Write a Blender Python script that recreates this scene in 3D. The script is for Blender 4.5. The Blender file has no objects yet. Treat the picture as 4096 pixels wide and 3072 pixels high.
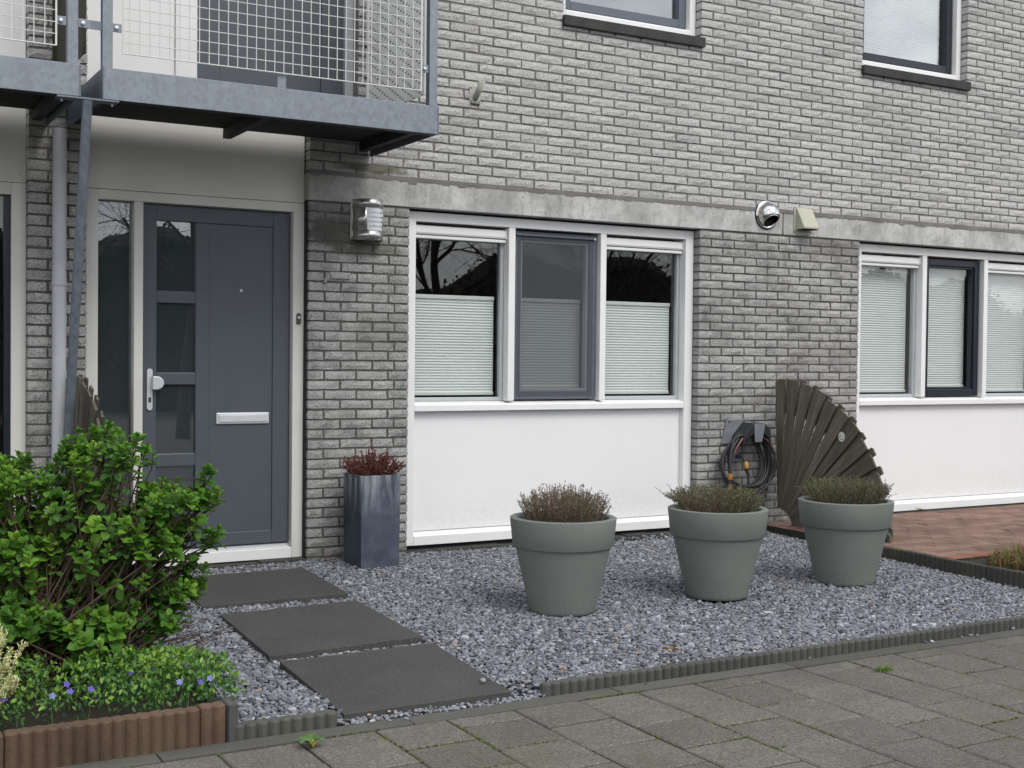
import bpy, math, random
import numpy as np
from mathutils import Vector, Matrix, Euler

random.seed(7)
rng = np.random.default_rng(11)
scene = bpy.context.scene
COL = scene.collection

# ------------------------------------------------------------------ camera
CAM = np.array((-2.779, -7.564, 1.301))
YAW, PITCH, ROLL = math.radians(29.493), math.radians(-1.249), math.radians(0.606)
fw = np.array((math.sin(YAW) * math.cos(PITCH), math.cos(YAW) * math.cos(PITCH), math.sin(PITCH)))
rt = np.array((math.cos(YAW), -math.sin(YAW), 0.0))
up = np.cross(rt, fw)
r2 = rt * math.cos(ROLL) + up * math.sin(ROLL)
u2 = -rt * math.sin(ROLL) + up * math.cos(ROLL)
cam_data = bpy.data.cameras.new('camera')
cam_data.sensor_width = 36.0
cam_data.lens = 44.465
cam_data.clip_end = 2000
cam = bpy.data.objects.new('camera', cam_data)
COL.objects.link(cam)
cam.matrix_world = Matrix(((r2[0], u2[0], -fw[0], CAM[0]), (r2[1], u2[1], -fw[1], CAM[1]),
                           (r2[2], u2[2], -fw[2], CAM[2]), (0, 0, 0, 1)))
scene.camera = cam

def project(P):
    P = np.atleast_2d(np.asarray(P, float)) - CAM
    z = P @ fw
    f = 44.465 / 36.0 * 1024
    return 512 + f * (P @ r2) / z, 384 - f * (P @ u2) / z, z

# ------------------------------------------------------------------ world and sun (bright overcast, broken cloud)
SUN_EL, SUN_AZ = math.radians(50), math.radians(12)      # azimuth measured from -Y (the street) towards +X
sun_dir = Vector((math.sin(SUN_AZ) * math.cos(SUN_EL), -math.cos(SUN_AZ) * math.cos(SUN_EL), math.sin(SUN_EL)))
world = bpy.data.worlds.new('World')
scene.world = world
world.use_nodes = True
nt = world.node_tree
for n in list(nt.nodes):
    nt.nodes.remove(n)
wo = nt.nodes.new('ShaderNodeOutputWorld')
bg = nt.nodes.new('ShaderNodeBackground')
sky = nt.nodes.new('ShaderNodeTexSky')
sky.sky_type = 'NISHITA'
sky.sun_disc = False
sky.sun_elevation = SUN_EL
sky.sun_rotation = math.atan2(sun_dir.x, sun_dir.y)
sky.air_density = 1.0
sky.dust_density = 2.0
sky.ozone_density = 1.0
# cloud cover: soft noise over the whole sky, pale grey-white clouds with blue gaps
tc = nt.nodes.new('ShaderNodeTexCoord')
mp = nt.nodes.new('ShaderNodeMapping')
mp.inputs['Scale'].default_value = (1.0, 1.0, 2.2)
nz = nt.nodes.new('ShaderNodeTexNoise')
nz.inputs['Scale'].default_value = 2.3
nz.inputs['Detail'].default_value = 7
nz.inputs['Roughness'].default_value = 0.55
rmp = nt.nodes.new('ShaderNodeValToRGB')
rmp.color_ramp.elements[0].position = 0.33
rmp.color_ramp.elements[0].color = (0.12, 0.12, 0.12, 1)
rmp.color_ramp.elements[1].position = 0.58
rmp.color_ramp.elements[1].color = (0.95, 0.95, 0.95, 1)
nz2 = nt.nodes.new('ShaderNodeTexNoise')
nz2.inputs['Scale'].default_value = 4.5
nz2.inputs['Detail'].default_value = 5
cl = nt.nodes.new('ShaderNodeValToRGB')
cl.color_ramp.elements[0].position = 0.35
cl.color_ramp.elements[0].color = (4.6, 5.0, 5.8, 1)
cl.color_ramp.elements[1].position = 0.66
cl.color_ramp.elements[1].color = (15.0, 15.0, 15.2, 1)
mixw = nt.nodes.new('ShaderNodeMix')
mixw.data_type = 'RGBA'
L = nt.links.new
L(tc.outputs['Generated'], mp.inputs['Vector'])
L(mp.outputs['Vector'], nz.inputs['Vector'])
L(mp.outputs['Vector'], nz2.inputs['Vector'])
L(nz.outputs['Fac'], rmp.inputs['Fac'])
L(nz2.outputs['Fac'], cl.inputs['Fac'])
L(rmp.outputs['Color'], mixw.inputs['Factor'])
L(sky.outputs['Color'], mixw.inputs[6])
L(cl.outputs['Color'], mixw.inputs[7])
L(mixw.outputs[2], bg.inputs['Color'])
bg.inputs['Strength'].default_value = 0.12
L(bg.outputs['Background'], wo.inputs['Surface'])

sd = bpy.data.lights.new('sun', 'SUN')
sd.energy = 1.5
sd.angle = math.radians(28)
sd.color = (1.0, 0.97, 0.935)
sun = bpy.data.objects.new('sun', sd)
COL.objects.link(sun)
sun.rotation_euler = (-sun_dir).to_track_quat('-Z', 'Y').to_euler()
sun.location = (2, -6, 9)

scene.view_settings.view_transform = 'Standard'
scene.view_settings.look = 'None'
scene.view_settings.gamma = 1.0
scene.view_settings.exposure = 0.30
scene.view_settings.use_curve_mapping = False
scene.cycles.max_bounces = 6
scene.cycles.diffuse_bounces = 3
scene.cycles.glossy_bounces = 3
scene.cycles.transparent_max_bounces = 10

# ------------------------------------------------------------------ materials
M = {}
def new_mat(name):
    m = bpy.data.materials.new(name)
    m.use_nodes = True
    b = m.node_tree.nodes['Principled BSDF']
    M[name] = m
    return m, m.node_tree, b

def nd(t, kind, **kw):
    n = t.nodes.new(kind)
    for k, v in kw.items():
        if k in n.inputs:
            n.inputs[k].default_value = v
        else:
            setattr(n, k, v)
    return n

def ramp(t, fac, stops):
    r = t.nodes.new('ShaderNodeValToRGB')
    e = r.color_ramp.elements
    while len(e) < len(stops):
        e.new(0.5)
    for i, (p, c) in enumerate(stops):
        e[i].position = p
        e[i].color = (c, c, c, 1) if isinstance(c, (int, float)) else (*c, 1)
    t.links.new(fac, r.inputs['Fac'])
    return r.outputs['Color']

def mix(t, fac, a, b, mode='MIX'):
    m = t.nodes.new('ShaderNodeMix')
    m.data_type = 'RGBA'
    m.blend_type = mode
    for sock, v in ((0, fac), (6, a), (7, b)):
        if isinstance(v, (int, float)):
            m.inputs[sock].default_value = v if sock == 0 else (v, v, v, 1)
        elif isinstance(v, tuple):
            m.inputs[sock].default_value = (*v, 1)
        else:
            t.links.new(v, m.inputs[sock])
    return m.outputs[2]

def math_n(t, op, a, b=None, c=None):
    m = t.nodes.new('ShaderNodeMath')
    m.operation = op
    for i, v in enumerate((a, b, c)):
        if v is None:
            continue
        if isinstance(v, (int, float)):
            m.inputs[i].default_value = v
        else:
            t.links.new(v, m.inputs[i])
    return m.outputs[0]

def pos(t):
    return t.nodes.new('ShaderNodeNewGeometry').outputs['Position']

def noise(t, vec, scale, detail=3, rough=0.55, out='Fac'):
    n = nd(t, 'ShaderNodeTexNoise', Scale=scale, Detail=detail, Roughness=rough)
    t.links.new(vec, n.inputs['Vector'])
    return n.outputs[out]

def scaled(t, vec, s):
    m = t.nodes.new('ShaderNodeMapping')
    m.inputs['Scale'].default_value = s
    t.links.new(vec, m.inputs['Vector'])
    return m.outputs['Vector']

def bump(t, b, h, strength, dist):
    n = nd(t, 'ShaderNodeBump', Strength=strength, Distance=dist)
    t.links.new(h, n.inputs['Height'])
    t.links.new(n.outputs['Normal'], b.inputs['Normal'])

def simple(name, c, rough=0.6, var=0.12, scale=6.0, fine=0.0, fscale=150, bumps=0.0, metal=0.0, spec=0.5):
    m, t, b = new_mat(name)
    p = pos(t)
    f = ramp(t, noise(t, p, scale, 4), [(0.3, 1 - var), (0.7, 1 + var)])
    col = mix(t, 1.0, tuple(c), f, 'MULTIPLY')
    if fine:
        g = noise(t, p, fscale, 2)
        col = mix(t, 1.0, col, ramp(t, g, [(0.3, 1 - fine), (0.7, 1 + fine)]), 'MULTIPLY')
        if bumps:
            bump(t, b, g, bumps, 0.004)
    t.links.new(col, b.inputs['Base Color'])
    b.inputs['Roughness'].default_value = rough
    b.inputs['Metallic'].default_value = metal
    b.inputs['Specular IOR Level'].default_value = spec
    return m

# split-face concrete brick: every brick its own tone, dark pores, grime in uneven patches
BL, BH = 0.22, 0.0625
def brick_material():
    m, t, b = new_mat('grey_brick')
    p = pos(t)
    sep = nd(t, 'ShaderNodeSeparateXYZ')
    t.links.new(p, sep.inputs[0])
    row = math_n(t, 'FLOOR', math_n(t, 'DIVIDE', math_n(t, 'SUBTRACT', sep.outputs[2], 2.466), BH))
    par = math_n(t, 'MODULO', math_n(t, 'ADD', row, 100.0), 2.0)
    cx = math_n(t, 'FLOOR', math_n(t, 'ADD', math_n(t, 'DIVIDE', math_n(t, 'SUBTRACT', sep.outputs[0], 0.997), BL), math_n(t, 'MULTIPLY', par, 0.5)))
    comb = nd(t, 'ShaderNodeCombineXYZ')
    t.links.new(cx, comb.inputs[0])
    t.links.new(row, comb.inputs[1])
    wn = nd(t, 'ShaderNodeTexWhiteNoise', noise_dimensions='2D')
    t.links.new(comb.outputs[0], wn.inputs['Vector'])
    tone = ramp(t, wn.outputs['Value'], [(0.0, 0.84), (0.2, 0.95), (1.0, 1.07)])
    pores = noise(t, p, 125, 3, 0.75)
    col = ramp(t, pores, [(0.33, (0.13, 0.128, 0.122)), (0.46, (0.44, 0.437, 0.418)), (0.60, (0.585, 0.58, 0.555))])
    col = mix(t, 1.0, col, tone, 'MULTIPLY')
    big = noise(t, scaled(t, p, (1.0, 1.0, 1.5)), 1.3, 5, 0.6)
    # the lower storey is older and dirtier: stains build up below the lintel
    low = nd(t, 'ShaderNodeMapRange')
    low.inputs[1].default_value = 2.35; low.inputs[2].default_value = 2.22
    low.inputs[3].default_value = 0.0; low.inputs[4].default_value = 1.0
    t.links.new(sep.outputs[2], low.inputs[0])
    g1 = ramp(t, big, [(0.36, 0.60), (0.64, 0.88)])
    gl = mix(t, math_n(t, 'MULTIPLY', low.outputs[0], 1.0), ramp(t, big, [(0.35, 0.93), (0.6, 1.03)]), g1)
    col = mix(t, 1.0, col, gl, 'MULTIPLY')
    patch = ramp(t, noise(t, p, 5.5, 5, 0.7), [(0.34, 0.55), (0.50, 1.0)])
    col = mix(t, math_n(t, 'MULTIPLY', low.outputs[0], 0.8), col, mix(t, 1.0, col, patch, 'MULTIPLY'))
    wob = math_n(t, 'MULTIPLY', math_n(t, 'SUBTRACT', noise(t, p, 9, 3), 0.5), 1.3)
    # drip stains: under the wall lamp, under the balcony corner, under the flag holder
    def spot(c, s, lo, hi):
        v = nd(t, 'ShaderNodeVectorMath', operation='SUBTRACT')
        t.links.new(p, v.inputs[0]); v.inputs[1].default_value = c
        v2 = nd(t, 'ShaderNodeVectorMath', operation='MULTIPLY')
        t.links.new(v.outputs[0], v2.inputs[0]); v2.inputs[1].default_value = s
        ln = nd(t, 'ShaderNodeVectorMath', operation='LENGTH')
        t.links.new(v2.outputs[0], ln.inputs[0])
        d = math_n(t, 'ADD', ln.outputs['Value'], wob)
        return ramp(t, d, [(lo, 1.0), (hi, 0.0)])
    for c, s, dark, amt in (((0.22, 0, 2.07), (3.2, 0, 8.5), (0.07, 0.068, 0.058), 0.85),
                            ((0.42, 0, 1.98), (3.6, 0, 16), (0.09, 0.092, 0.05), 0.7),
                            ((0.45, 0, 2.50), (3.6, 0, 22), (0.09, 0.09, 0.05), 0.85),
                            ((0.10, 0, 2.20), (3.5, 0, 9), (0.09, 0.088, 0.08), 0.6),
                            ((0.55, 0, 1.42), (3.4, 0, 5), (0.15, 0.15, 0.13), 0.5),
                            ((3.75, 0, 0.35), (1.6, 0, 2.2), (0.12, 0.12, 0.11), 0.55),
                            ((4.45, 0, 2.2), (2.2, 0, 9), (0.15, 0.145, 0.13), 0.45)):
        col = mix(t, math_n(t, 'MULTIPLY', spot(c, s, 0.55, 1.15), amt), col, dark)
    # green film just above the ground
    gz = nd(t, 'ShaderNodeMapRange')
    gz.inputs[1].default_value = 0.14; gz.inputs[2].default_value = 0.0
    t.links.new(math_n(t, 'ADD', sep.outputs[2], math_n(t, 'MULTIPLY', wob, 0.12)), gz.inputs[0])
    col = mix(t, math_n(t, 'MULTIPLY', gz.outputs[0], 0.6), col, (0.13, 0.125, 0.085))
    t.links.new(col, b.inputs['Base Color'])
    b.inputs['Roughness'].default_value = 0.93
    b.inputs['Specular IOR Level'].default_value = 0.2
    bump(t, b, pores, 1.0, 0.006)
    return m
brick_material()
def mortar_material():
    m, t, b = new_mat('mortar')
    p = pos(t)
    sep = nd(t, 'ShaderNodeSeparateXYZ'); t.links.new(p, sep.inputs[0])
    # lighter repointed mortar above the lintel, old dirty mortar below it
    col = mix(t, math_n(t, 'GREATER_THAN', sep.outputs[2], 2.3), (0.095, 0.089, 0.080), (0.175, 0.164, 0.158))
    col = mix(t, 1.0, col, ramp(t, noise(t, p, 4, 5, 0.65), [(0.3, 0.72), (0.7, 1.25)]), 'MULTIPLY')
    g = noise(t, p, 170, 2)
    col = mix(t, 1.0, col, ramp(t, g, [(0.3, 0.8), (0.7, 1.2)]), 'MULTIPLY')
    t.links.new(col, b.inputs['Base Color'])
    b.inputs['Roughness'].default_value = 0.95
    bump(t, b, g, 0.5, 0.004)
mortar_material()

def concrete_material():
    m, t, b = new_mat('lintel_concrete')
    p = pos(t)
    col = ramp(t, noise(t, p, 4, 6, 0.65), [(0.3, (0.41, 0.405, 0.38)), (0.6, (0.56, 0.56, 0.54))])
    st = noise(t, scaled(t, p, (6, 1, 2.2)), 2.2, 6, 0.7)
    col = mix(t, 0.75, col, mix(t, 1.0, col, ramp(t, st, [(0.34, 0.72), (0.5, 1.0)]), 'MULTIPLY'))
    blot = noise(t, p, 38, 5, 0.75)
    col = mix(t, 0.9, col, mix(t, 1.0, col, ramp(t, blot, [(0.31, 0.42), (0.43, 1.0)]), 'MULTIPLY'))
    pat = ramp(t, noise(t, p, 2.6, 6, 0.7), [(0.42, 0.70), (0.58, 1.0)])
    col = mix(t, 1.0, col, pat, 'MULTIPLY')
    wv = noise(t, scaled(t, p, (1.7, 1, 0.22)), 3.0, 5, 0.6)
    crack = ramp(t, math_n(t, 'ABSOLUTE', math_n(t, 'SUBTRACT', wv, 0.55)), [(0.0, 0.55), (0.0035, 0.0)])
    col = mix(t, crack, col, (0.10, 0.10, 0.09))
    sep = nd(t, 'ShaderNodeSeparateXYZ')
    t.links.new(p, sep.inputs[0])
    # mortar smeared unevenly over the top arris
    e = math_n(t, 'ADD', sep.outputs[2], math_n(t, 'MULTIPLY', math_n(t, 'SUBTRACT', noise(t, scaled(t, p, (40, 1, 6)), 1.0, 4, 0.7), 0.5), 0.09))
    col = mix(t, ramp(t, e, [(0.2418, 0.0), (0.2432, 1.0)]) if False else math_n(t, 'GREATER_THAN', e, 2.432), col, (0.25, 0.24, 0.225))
    # darker towards the left end, with a ragged edge
    gx = nd(t, 'ShaderNodeMapRange')
    gx.inputs[1].default_value = 1.1; gx.inputs[2].default_value = 0.05
    t.links.new(math_n(t, 'ADD', sep.outputs[0], math_n(t, 'MULTIPLY', math_n(t, 'SUBTRACT', st, 0.5), 1.2)), gx.inputs[0])
    col = mix(t, math_n(t, 'MULTIPLY', gx.outputs[0], 0.5), col, (0.2, 0.2, 0.17))
    t.links.new(col, b.inputs['Base Color'])
    b.inputs['Roughness'].default_value = 0.9
    bump(t, b, blot, 0.5, 0.004)
concrete_material()

def galvanized(name, c):
    m, t, b = new_mat(name)
    p = pos(t)
    v = nd(t, 'ShaderNodeTexVoronoi', Scale=50.0)
    t.links.new(scaled(t, p, (1, 1, 0.8)), v.inputs['Vector'])
    sp = ramp(t, v.outputs['Color'], [(0.2, 0.89), (0.8, 1.11)])
    col = mix(t, 1.0, tuple(c), sp, 'MULTIPLY')
    w = noise(t, scaled(t, p, (14, 14, 3)), 1.0, 5, 0.65)
    col = mix(t, ramp(t, w, [(0.5, 0.0), (0.8, 0.3)]), col, (0.33, 0.365, 0.40))
    t.links.new(col, b.inputs['Base Color'])
    b.inputs['Metallic'].default_value = 0.35
    t.links.new(ramp(t, v.outputs['Color'], [(0.2, 0.42), (0.8, 0.6)]), b.inputs['Roughness'])
galvanized('galvanized', (0.205, 0.232, 0.263))
galvanized('galvanized_dull', (0.15, 0.175, 0.205))
simple('wire_white', (0.62, 0.62, 0.58), 0.5, 0.08, 20)
simple('upvc_white', (0.78, 0.78, 0.765), 0.38, 0.03, 4)
simple('upvc_white_shaded', (0.66, 0.655, 0.60), 0.42, 0.05, 3)  # white uPVC under the balconies, their shade put into the colour
def panel_material():
    m, t, b = new_mat('panel_white')
    p = pos(t)
    col = mix(t, 1.0, (0.80, 0.797, 0.787), ramp(t, noise(t, p, 1.6, 4), [(0.3, 0.965), (0.7, 1.0)]), 'MULTIPLY')
    st = noise(t, scaled(t, p, (14, 1, 0.7)), 1.3, 5, 0.65)
    col = mix(t, ramp(t, st, [(0.55, 0.0), (0.85, 0.06)]), col, (0.56, 0.55, 0.50))
    sep = nd(t, 'ShaderNodeSeparateXYZ'); t.links.new(p, sep.inputs[0])
    lo = nd(t, 'ShaderNodeMapRange'); lo.inputs[1].default_value = 0.42; lo.inputs[2].default_value = 0.10
    t.links.new(math_n(t, 'ADD', sep.outputs[2], math_n(t, 'MULTIPLY', math_n(t, 'SUBTRACT', noise(t, p, 3, 4), 0.5), 0.35)), lo.inputs[0])
    sp = ramp(t, noise(t, p, 45, 4, 0.75), [(0.44, 0.0), (0.64, 1.0)])
    col = mix(t, math_n(t, 'MULTIPLY', math_n(t, 'MULTIPLY', lo.outputs[0], sp), 0.22), col, (0.42, 0.39, 0.33))
    t.links.new(col, b.inputs['Base Color'])
    b.inputs['Roughness'].default_value = 0.4
panel_material()
simple('seal_gap_black', (0.012, 0.012, 0.013), 0.8)  # black for seals and openings, also the painted shadow gap over the windows
simple('door_grey', (0.074, 0.086, 0.102), 0.42, 0.05, 8, 0.05, 300)
simple('sash_grey', (0.10, 0.115, 0.14), 0.4, 0.05, 8)
simple('sash_navy', (0.010, 0.014, 0.024), 0.35, 0.05, 8)
simple('bead_grey', (0.42, 0.45, 0.46), 0.45, 0.05, 8)
simple('stone_sill', (0.032, 0.031, 0.028), 0.75, 0.3, 9, 0.3, 120, 0.3)
simple('olive_panel', (0.028, 0.030, 0.012), 0.7, 0.1, 4)
simple('screen_white', (0.82, 0.82, 0.78), 0.55, 0.08, 6)
simple('deck_dark', (0.016, 0.015, 0.013), 0.9, 0.3, 5, 0.3, 60)
simple('beam_dark', (0.022, 0.023, 0.022), 0.7, 0.2, 6)
simple('pipe_pvc', (0.42, 0.43, 0.45), 0.5, 0.12, 5)
simple('beige_plastic', (0.40, 0.40, 0.31), 0.6, 0.08, 9, 0.08, 200)
simple('white_dirty', (0.42, 0.42, 0.36), 0.7, 0.2, 14)
simple('alu', (0.62, 0.65, 0.66), 0.42, 0.05, 8, metal=0.25)
simple('chrome_dark', (0.10, 0.10, 0.10), 0.3, 0.1, 8, metal=0.6)
simple('hose_black', (0.04, 0.04, 0.043), 0.42, 0.15, 12)
simple('hose_red', (0.30, 0.035, 0.03), 0.5)
simple('plastic_grey', (0.16, 0.17, 0.19), 0.6, 0.15, 12)
simple('plastic_black', (0.022, 0.024, 0.028), 0.5, 0.1, 12)
simple('orange_plastic', (0.42, 0.17, 0.03), 0.5)
simple('yellow_plastic', (0.50, 0.30, 0.07), 0.5)
def pot_material():
    m, t, b = new_mat('pot_grey')
    p = pos(t)
    col = mix(t, 1.0, (0.166, 0.183, 0.165), ramp(t, noise(t, p, 3.5, 5, 0.6), [(0.3, 0.92), (0.7, 1.07)]), 'MULTIPLY')
    # rain streaks and mud splashed up from the gravel
    st = noise(t, scaled(t, p, (26, 26, 1.6)), 1.0, 4, 0.6)
    col = mix(t, ramp(t, st, [(0.55, 0.0), (0.8, 0.22)]), col, (0.23, 0.235, 0.205))
    sep = nd(t, 'ShaderNodeSeparateXYZ'); t.links.new(p, sep.inputs[0])
    lo = nd(t, 'ShaderNodeMapRange'); lo.inputs[1].default_value = 0.10; lo.inputs[2].default_value = -0.06
    t.links.new(sep.outputs[2], lo.inputs[0])
    sp = ramp(t, noise(t, p, 60, 4, 0.7), [(0.46, 0.0), (0.62, 1.0)])
    col = mix(t, math_n(t, 'MULTIPLY', math_n(t, 'MULTIPLY', lo.outputs[0], sp), 0.5), col, (0.10, 0.09, 0.07))
    t.links.new(col, b.inputs['Base Color'])
    b.inputs['Roughness'].default_value = 0.74
    b.inputs['Specular IOR Level'].default_value = 0.3
    bump(t, b, noise(t, p, 300, 2), 0.1, 0.003)
pot_material()
simple('soil', (0.022, 0.017, 0.012), 0.95, 0.4, 12, 0.5, 90, 1.0)
simple('gravel_bed', (0.045, 0.045, 0.052), 0.95, 0.3, 20)
simple('twig_brown', (0.075, 0.05, 0.032), 0.85, 0.3, 9)
simple('twig_dry', (0.16, 0.105, 0.075), 0.85, 0.35, 30)
simple('slate_disc', (0.55, 0.55, 0.5), 0.5)
simple('interior_dark', (0.012, 0.012, 0.012), 0.9)
simple('bark', (0.05, 0.045, 0.04), 0.95, 0.3, 5)
simple('hedge_dark', (0.028, 0.030, 0.022), 0.9, 0.4, 1.5)
simple('asphalt', (0.075, 0.072, 0.068), 0.95, 0.15, 2, 0.25, 60)
simple('house_far', (0.10, 0.085, 0.075), 0.9, 0.2, 2)
simple('paper_white', (0.7, 0.7, 0.72), 0.6)

def brushed():
    m, t, b = new_mat('brushed_steel')
    p = pos(t)
    n = noise(t, scaled(t, p, (60, 60, 1.2)), 1.0, 4, 0.6)
    t.links.new(ramp(t, n, [(0.3, (0.42, 0.41, 0.385)), (0.7, (0.66, 0.65, 0.62))]), b.inputs['Base Color'])
    b.inputs['Metallic'].default_value = 0.9
    b.inputs['Roughness'].default_value = 0.3
    m, t, b = new_mat('polished_steel')
    b.inputs['Base Color'].default_value = (0.62, 0.61, 0.6, 1)
    b.inputs['Metallic'].default_value = 1.0
    b.inputs['Roughness'].default_value = 0.16
    m, t, b = new_mat('frosted')
    b.inputs['Base Color'].default_value = (0.62, 0.63, 0.67, 1)
    b.inputs['Roughness'].default_value = 0.35
brushed()

def glass_mat(name, tint=(0.9, 0.94, 0.93), ior=1.75):
    m, t, b = new_mat(name)
    t.nodes.remove(b)
    out = t.nodes['Material Output']
    lw = nd(t, 'ShaderNodeLayerWeight', Blend=0.5)
    f0 = ((ior - 1) / (ior + 1)) ** 2
    fr = math_n(t, 'ADD', math_n(t, 'MULTIPLY', math_n(t, 'POWER', lw.outputs['Facing'], 5.0), 1 - f0), f0)
    # panes are never dead flat: a faint waviness bends what they mirror
    bn = nd(t, 'ShaderNodeBump', Strength=0.012, Distance=0.01)
    t.links.new(noise(t, pos(t), 3.0, 1), bn.inputs['Height'])
    tr = nd(t, 'ShaderNodeBsdfTransparent')
    tr.inputs['Color'].default_value = (*tint, 1)
    gl = nd(t, 'ShaderNodeBsdfGlossy')
    gl.inputs['Roughness'].default_value = 0.0
    t.links.new(bn.outputs['Normal'], gl.inputs['Normal'])
    mx = nd(t, 'ShaderNodeMixShader')
    t.links.new(fr, mx.inputs[0])
    t.links.new(tr.outputs[0], mx.inputs[1])
    t.links.new(gl.outputs[0], mx.inputs[2])
    t.links.new(mx.outputs[0], out.inputs['Surface'])
glass_mat('window_glass', (0.955, 0.97, 0.965), 1.72)
glass_mat('sky_glass', (0.85, 0.88, 0.88), 3.1)
glass_mat('mirror_glass', (0.85, 0.88, 0.88), 2.35)
def netting():
    m, t, b = new_mat('insect_net')
    b.inputs['Base Color'].default_value = (0.11, 0.118, 0.130, 1)
    b.inputs['Roughness'].default_value = 0.9
    b.inputs['Alpha'].default_value = 0.30
netting()
# door glass: translucent film behind makes it read as smoked grey
simple('film_grey', (0.075, 0.09, 0.099), 0.6, 0.08, 3)
simple('blind_cloth', (0.74, 0.765, 0.75), 0.8, 0.03, 3)
simple('blind_rail', (0.72, 0.735, 0.69), 0.5, 0.03, 3)

def wood():
    m, t, b = new_mat('weathered_wood')
    tcn = nd(t, 'ShaderNodeTexCoord')
    p = tcn.outputs['Object']
    oi = nd(t, 'ShaderNodeObjectInfo')
    gr = noise(t, scaled(t, p, (30, 30, 2.0)), 1.4, 6, 0.65)
    col = ramp(t, gr, [(0.25, (0.042, 0.036, 0.027)), (0.5, (0.108, 0.092, 0.071)), (0.8, (0.18, 0.16, 0.13))])
    col = mix(t, ramp(t, noise(t, p, 6, 4), [(0.48, 0.0), (0.72, 0.45)]), col, (0.07, 0.075, 0.03))
    col = mix(t, 1.0, col, ramp(t, oi.outputs['Random'], [(0, 0.75), (1, 1.25)]), 'MULTIPLY')
    t.links.new(col, b.inputs['Base Color'])
    b.inputs['Roughness'].default_value = 0.9
    bump(t, b, gr, 0.5, 0.003)
wood()

def tone_mat(name, stops, rough=0.8, fine=0.12, fscale=120, spec=0.3, trans=0.0):
    # colour from the per-piece attribute "tone"
    m, t, b = new_mat(name)
    a = nd(t, 'ShaderNodeAttribute', attribute_name='tone')
    col = ramp(t, a.outputs['Fac'], stops)
    g = noise(t, pos(t), fscale, 3)
    col = mix(t, 1.0, col, ramp(t, g, [(0.3, 1 - fine), (0.7, 1 + fine)]), 'MULTIPLY')
    t.links.new(col, b.inputs['Base Color'])
    b.inputs['Roughness'].default_value = rough
    b.inputs['Specular IOR Level'].default_value = spec
    if trans:
        out = t.nodes['Material Output']
        tl = nd(t, 'ShaderNodeBsdfTranslucent')
        t.links.new(col, tl.inputs['Color'])
        mx = nd(t, 'ShaderNodeMixShader')
        mx.inputs[0].default_value = trans
        t.links.new(b.outputs[0], mx.inputs[1])
        t.links.new(tl.outputs[0], mx.inputs[2])
        t.links.new(mx.outputs[0], out.inputs['Surface'])
tone_mat('gravel_stone', [(0.0, (0.075, 0.079, 0.088)), (0.45, (0.172, 0.179, 0.200)), (0.85, (0.27, 0.28, 0.306)), (0.97, (0.37, 0.38, 0.395)), (1.0, (0.30, 0.24, 0.18))], 0.75, 0.18, 90)
tone_mat('periwinkle_leaf', [(0.0, (0.014, 0.05, 0.016)), (0.5, (0.06, 0.165, 0.024)), (1.0, (0.21, 0.35, 0.036))], 0.45, 0.1, 60, 0.4, 0.2)
tone_mat('lavender_leaf', [(0.0, (0.125, 0.097, 0.078)), (0.3, (0.155, 0.128, 0.104)), (0.45, (0.075, 0.09, 0.04)), (0.8, (0.085, 0.13, 0.05)), (1.0, (0.15, 0.22, 0.08))], 0.8, 0.2, 80)
tone_mat('heather_leaf', [(0.0, (0.06, 0.02, 0.018)), (0.5, (0.13, 0.038, 0.03)), (0.85, (0.17, 0.06, 0.035)), (1.0, (0.17, 0.03, 0.075))], 0.8, 0.2, 80)
tone_mat('pale_heath', [(0.0, (0.30, 0.32, 0.10)), (0.5, (0.58, 0.58, 0.26)), (1.0, (0.75, 0.75, 0.46))], 0.8, 0.1, 80, 0.3, 0.15)
tone_mat('grass_mixed', [(0.0, (0.14, 0.08, 0.04)), (0.45, (0.22, 0.14, 0.07)), (0.6, (0.10, 0.15, 0.04)), (1.0, (0.16, 0.26, 0.06))], 0.8, 0.2, 80, 0.3, 0.1)
tone_mat('moss', [(0.0, (0.04, 0.05, 0.02)), (0.5, (0.10, 0.14, 0.03)), (1.0, (0.20, 0.25, 0.05))], 0.95, 0.3, 150)
tone_mat('hedge_leaf', [(0.0, (0.008, 0.012, 0.006)), (1.0, (0.03, 0.04, 0.016))], 0.7, 0.2, 10)
simple('petal_violet', (0.13, 0.10, 0.42), 0.6, 0.2, 40)
simple('petal_pale', (0.22, 0.22, 0.50), 0.6, 0.2, 40)
simple('petal_yellow', (0.65, 0.45, 0.02), 0.6, 0.2, 40)
simple('dead_leaf', (0.36, 0.24, 0.13), 0.8, 0.3, 60)
simple('dead_leaf_red', (0.10, 0.035, 0.025), 0.8, 0.3, 60)
simple('dandelion_leaf', (0.07, 0.14, 0.03), 0.6, 0.2, 30)

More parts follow.
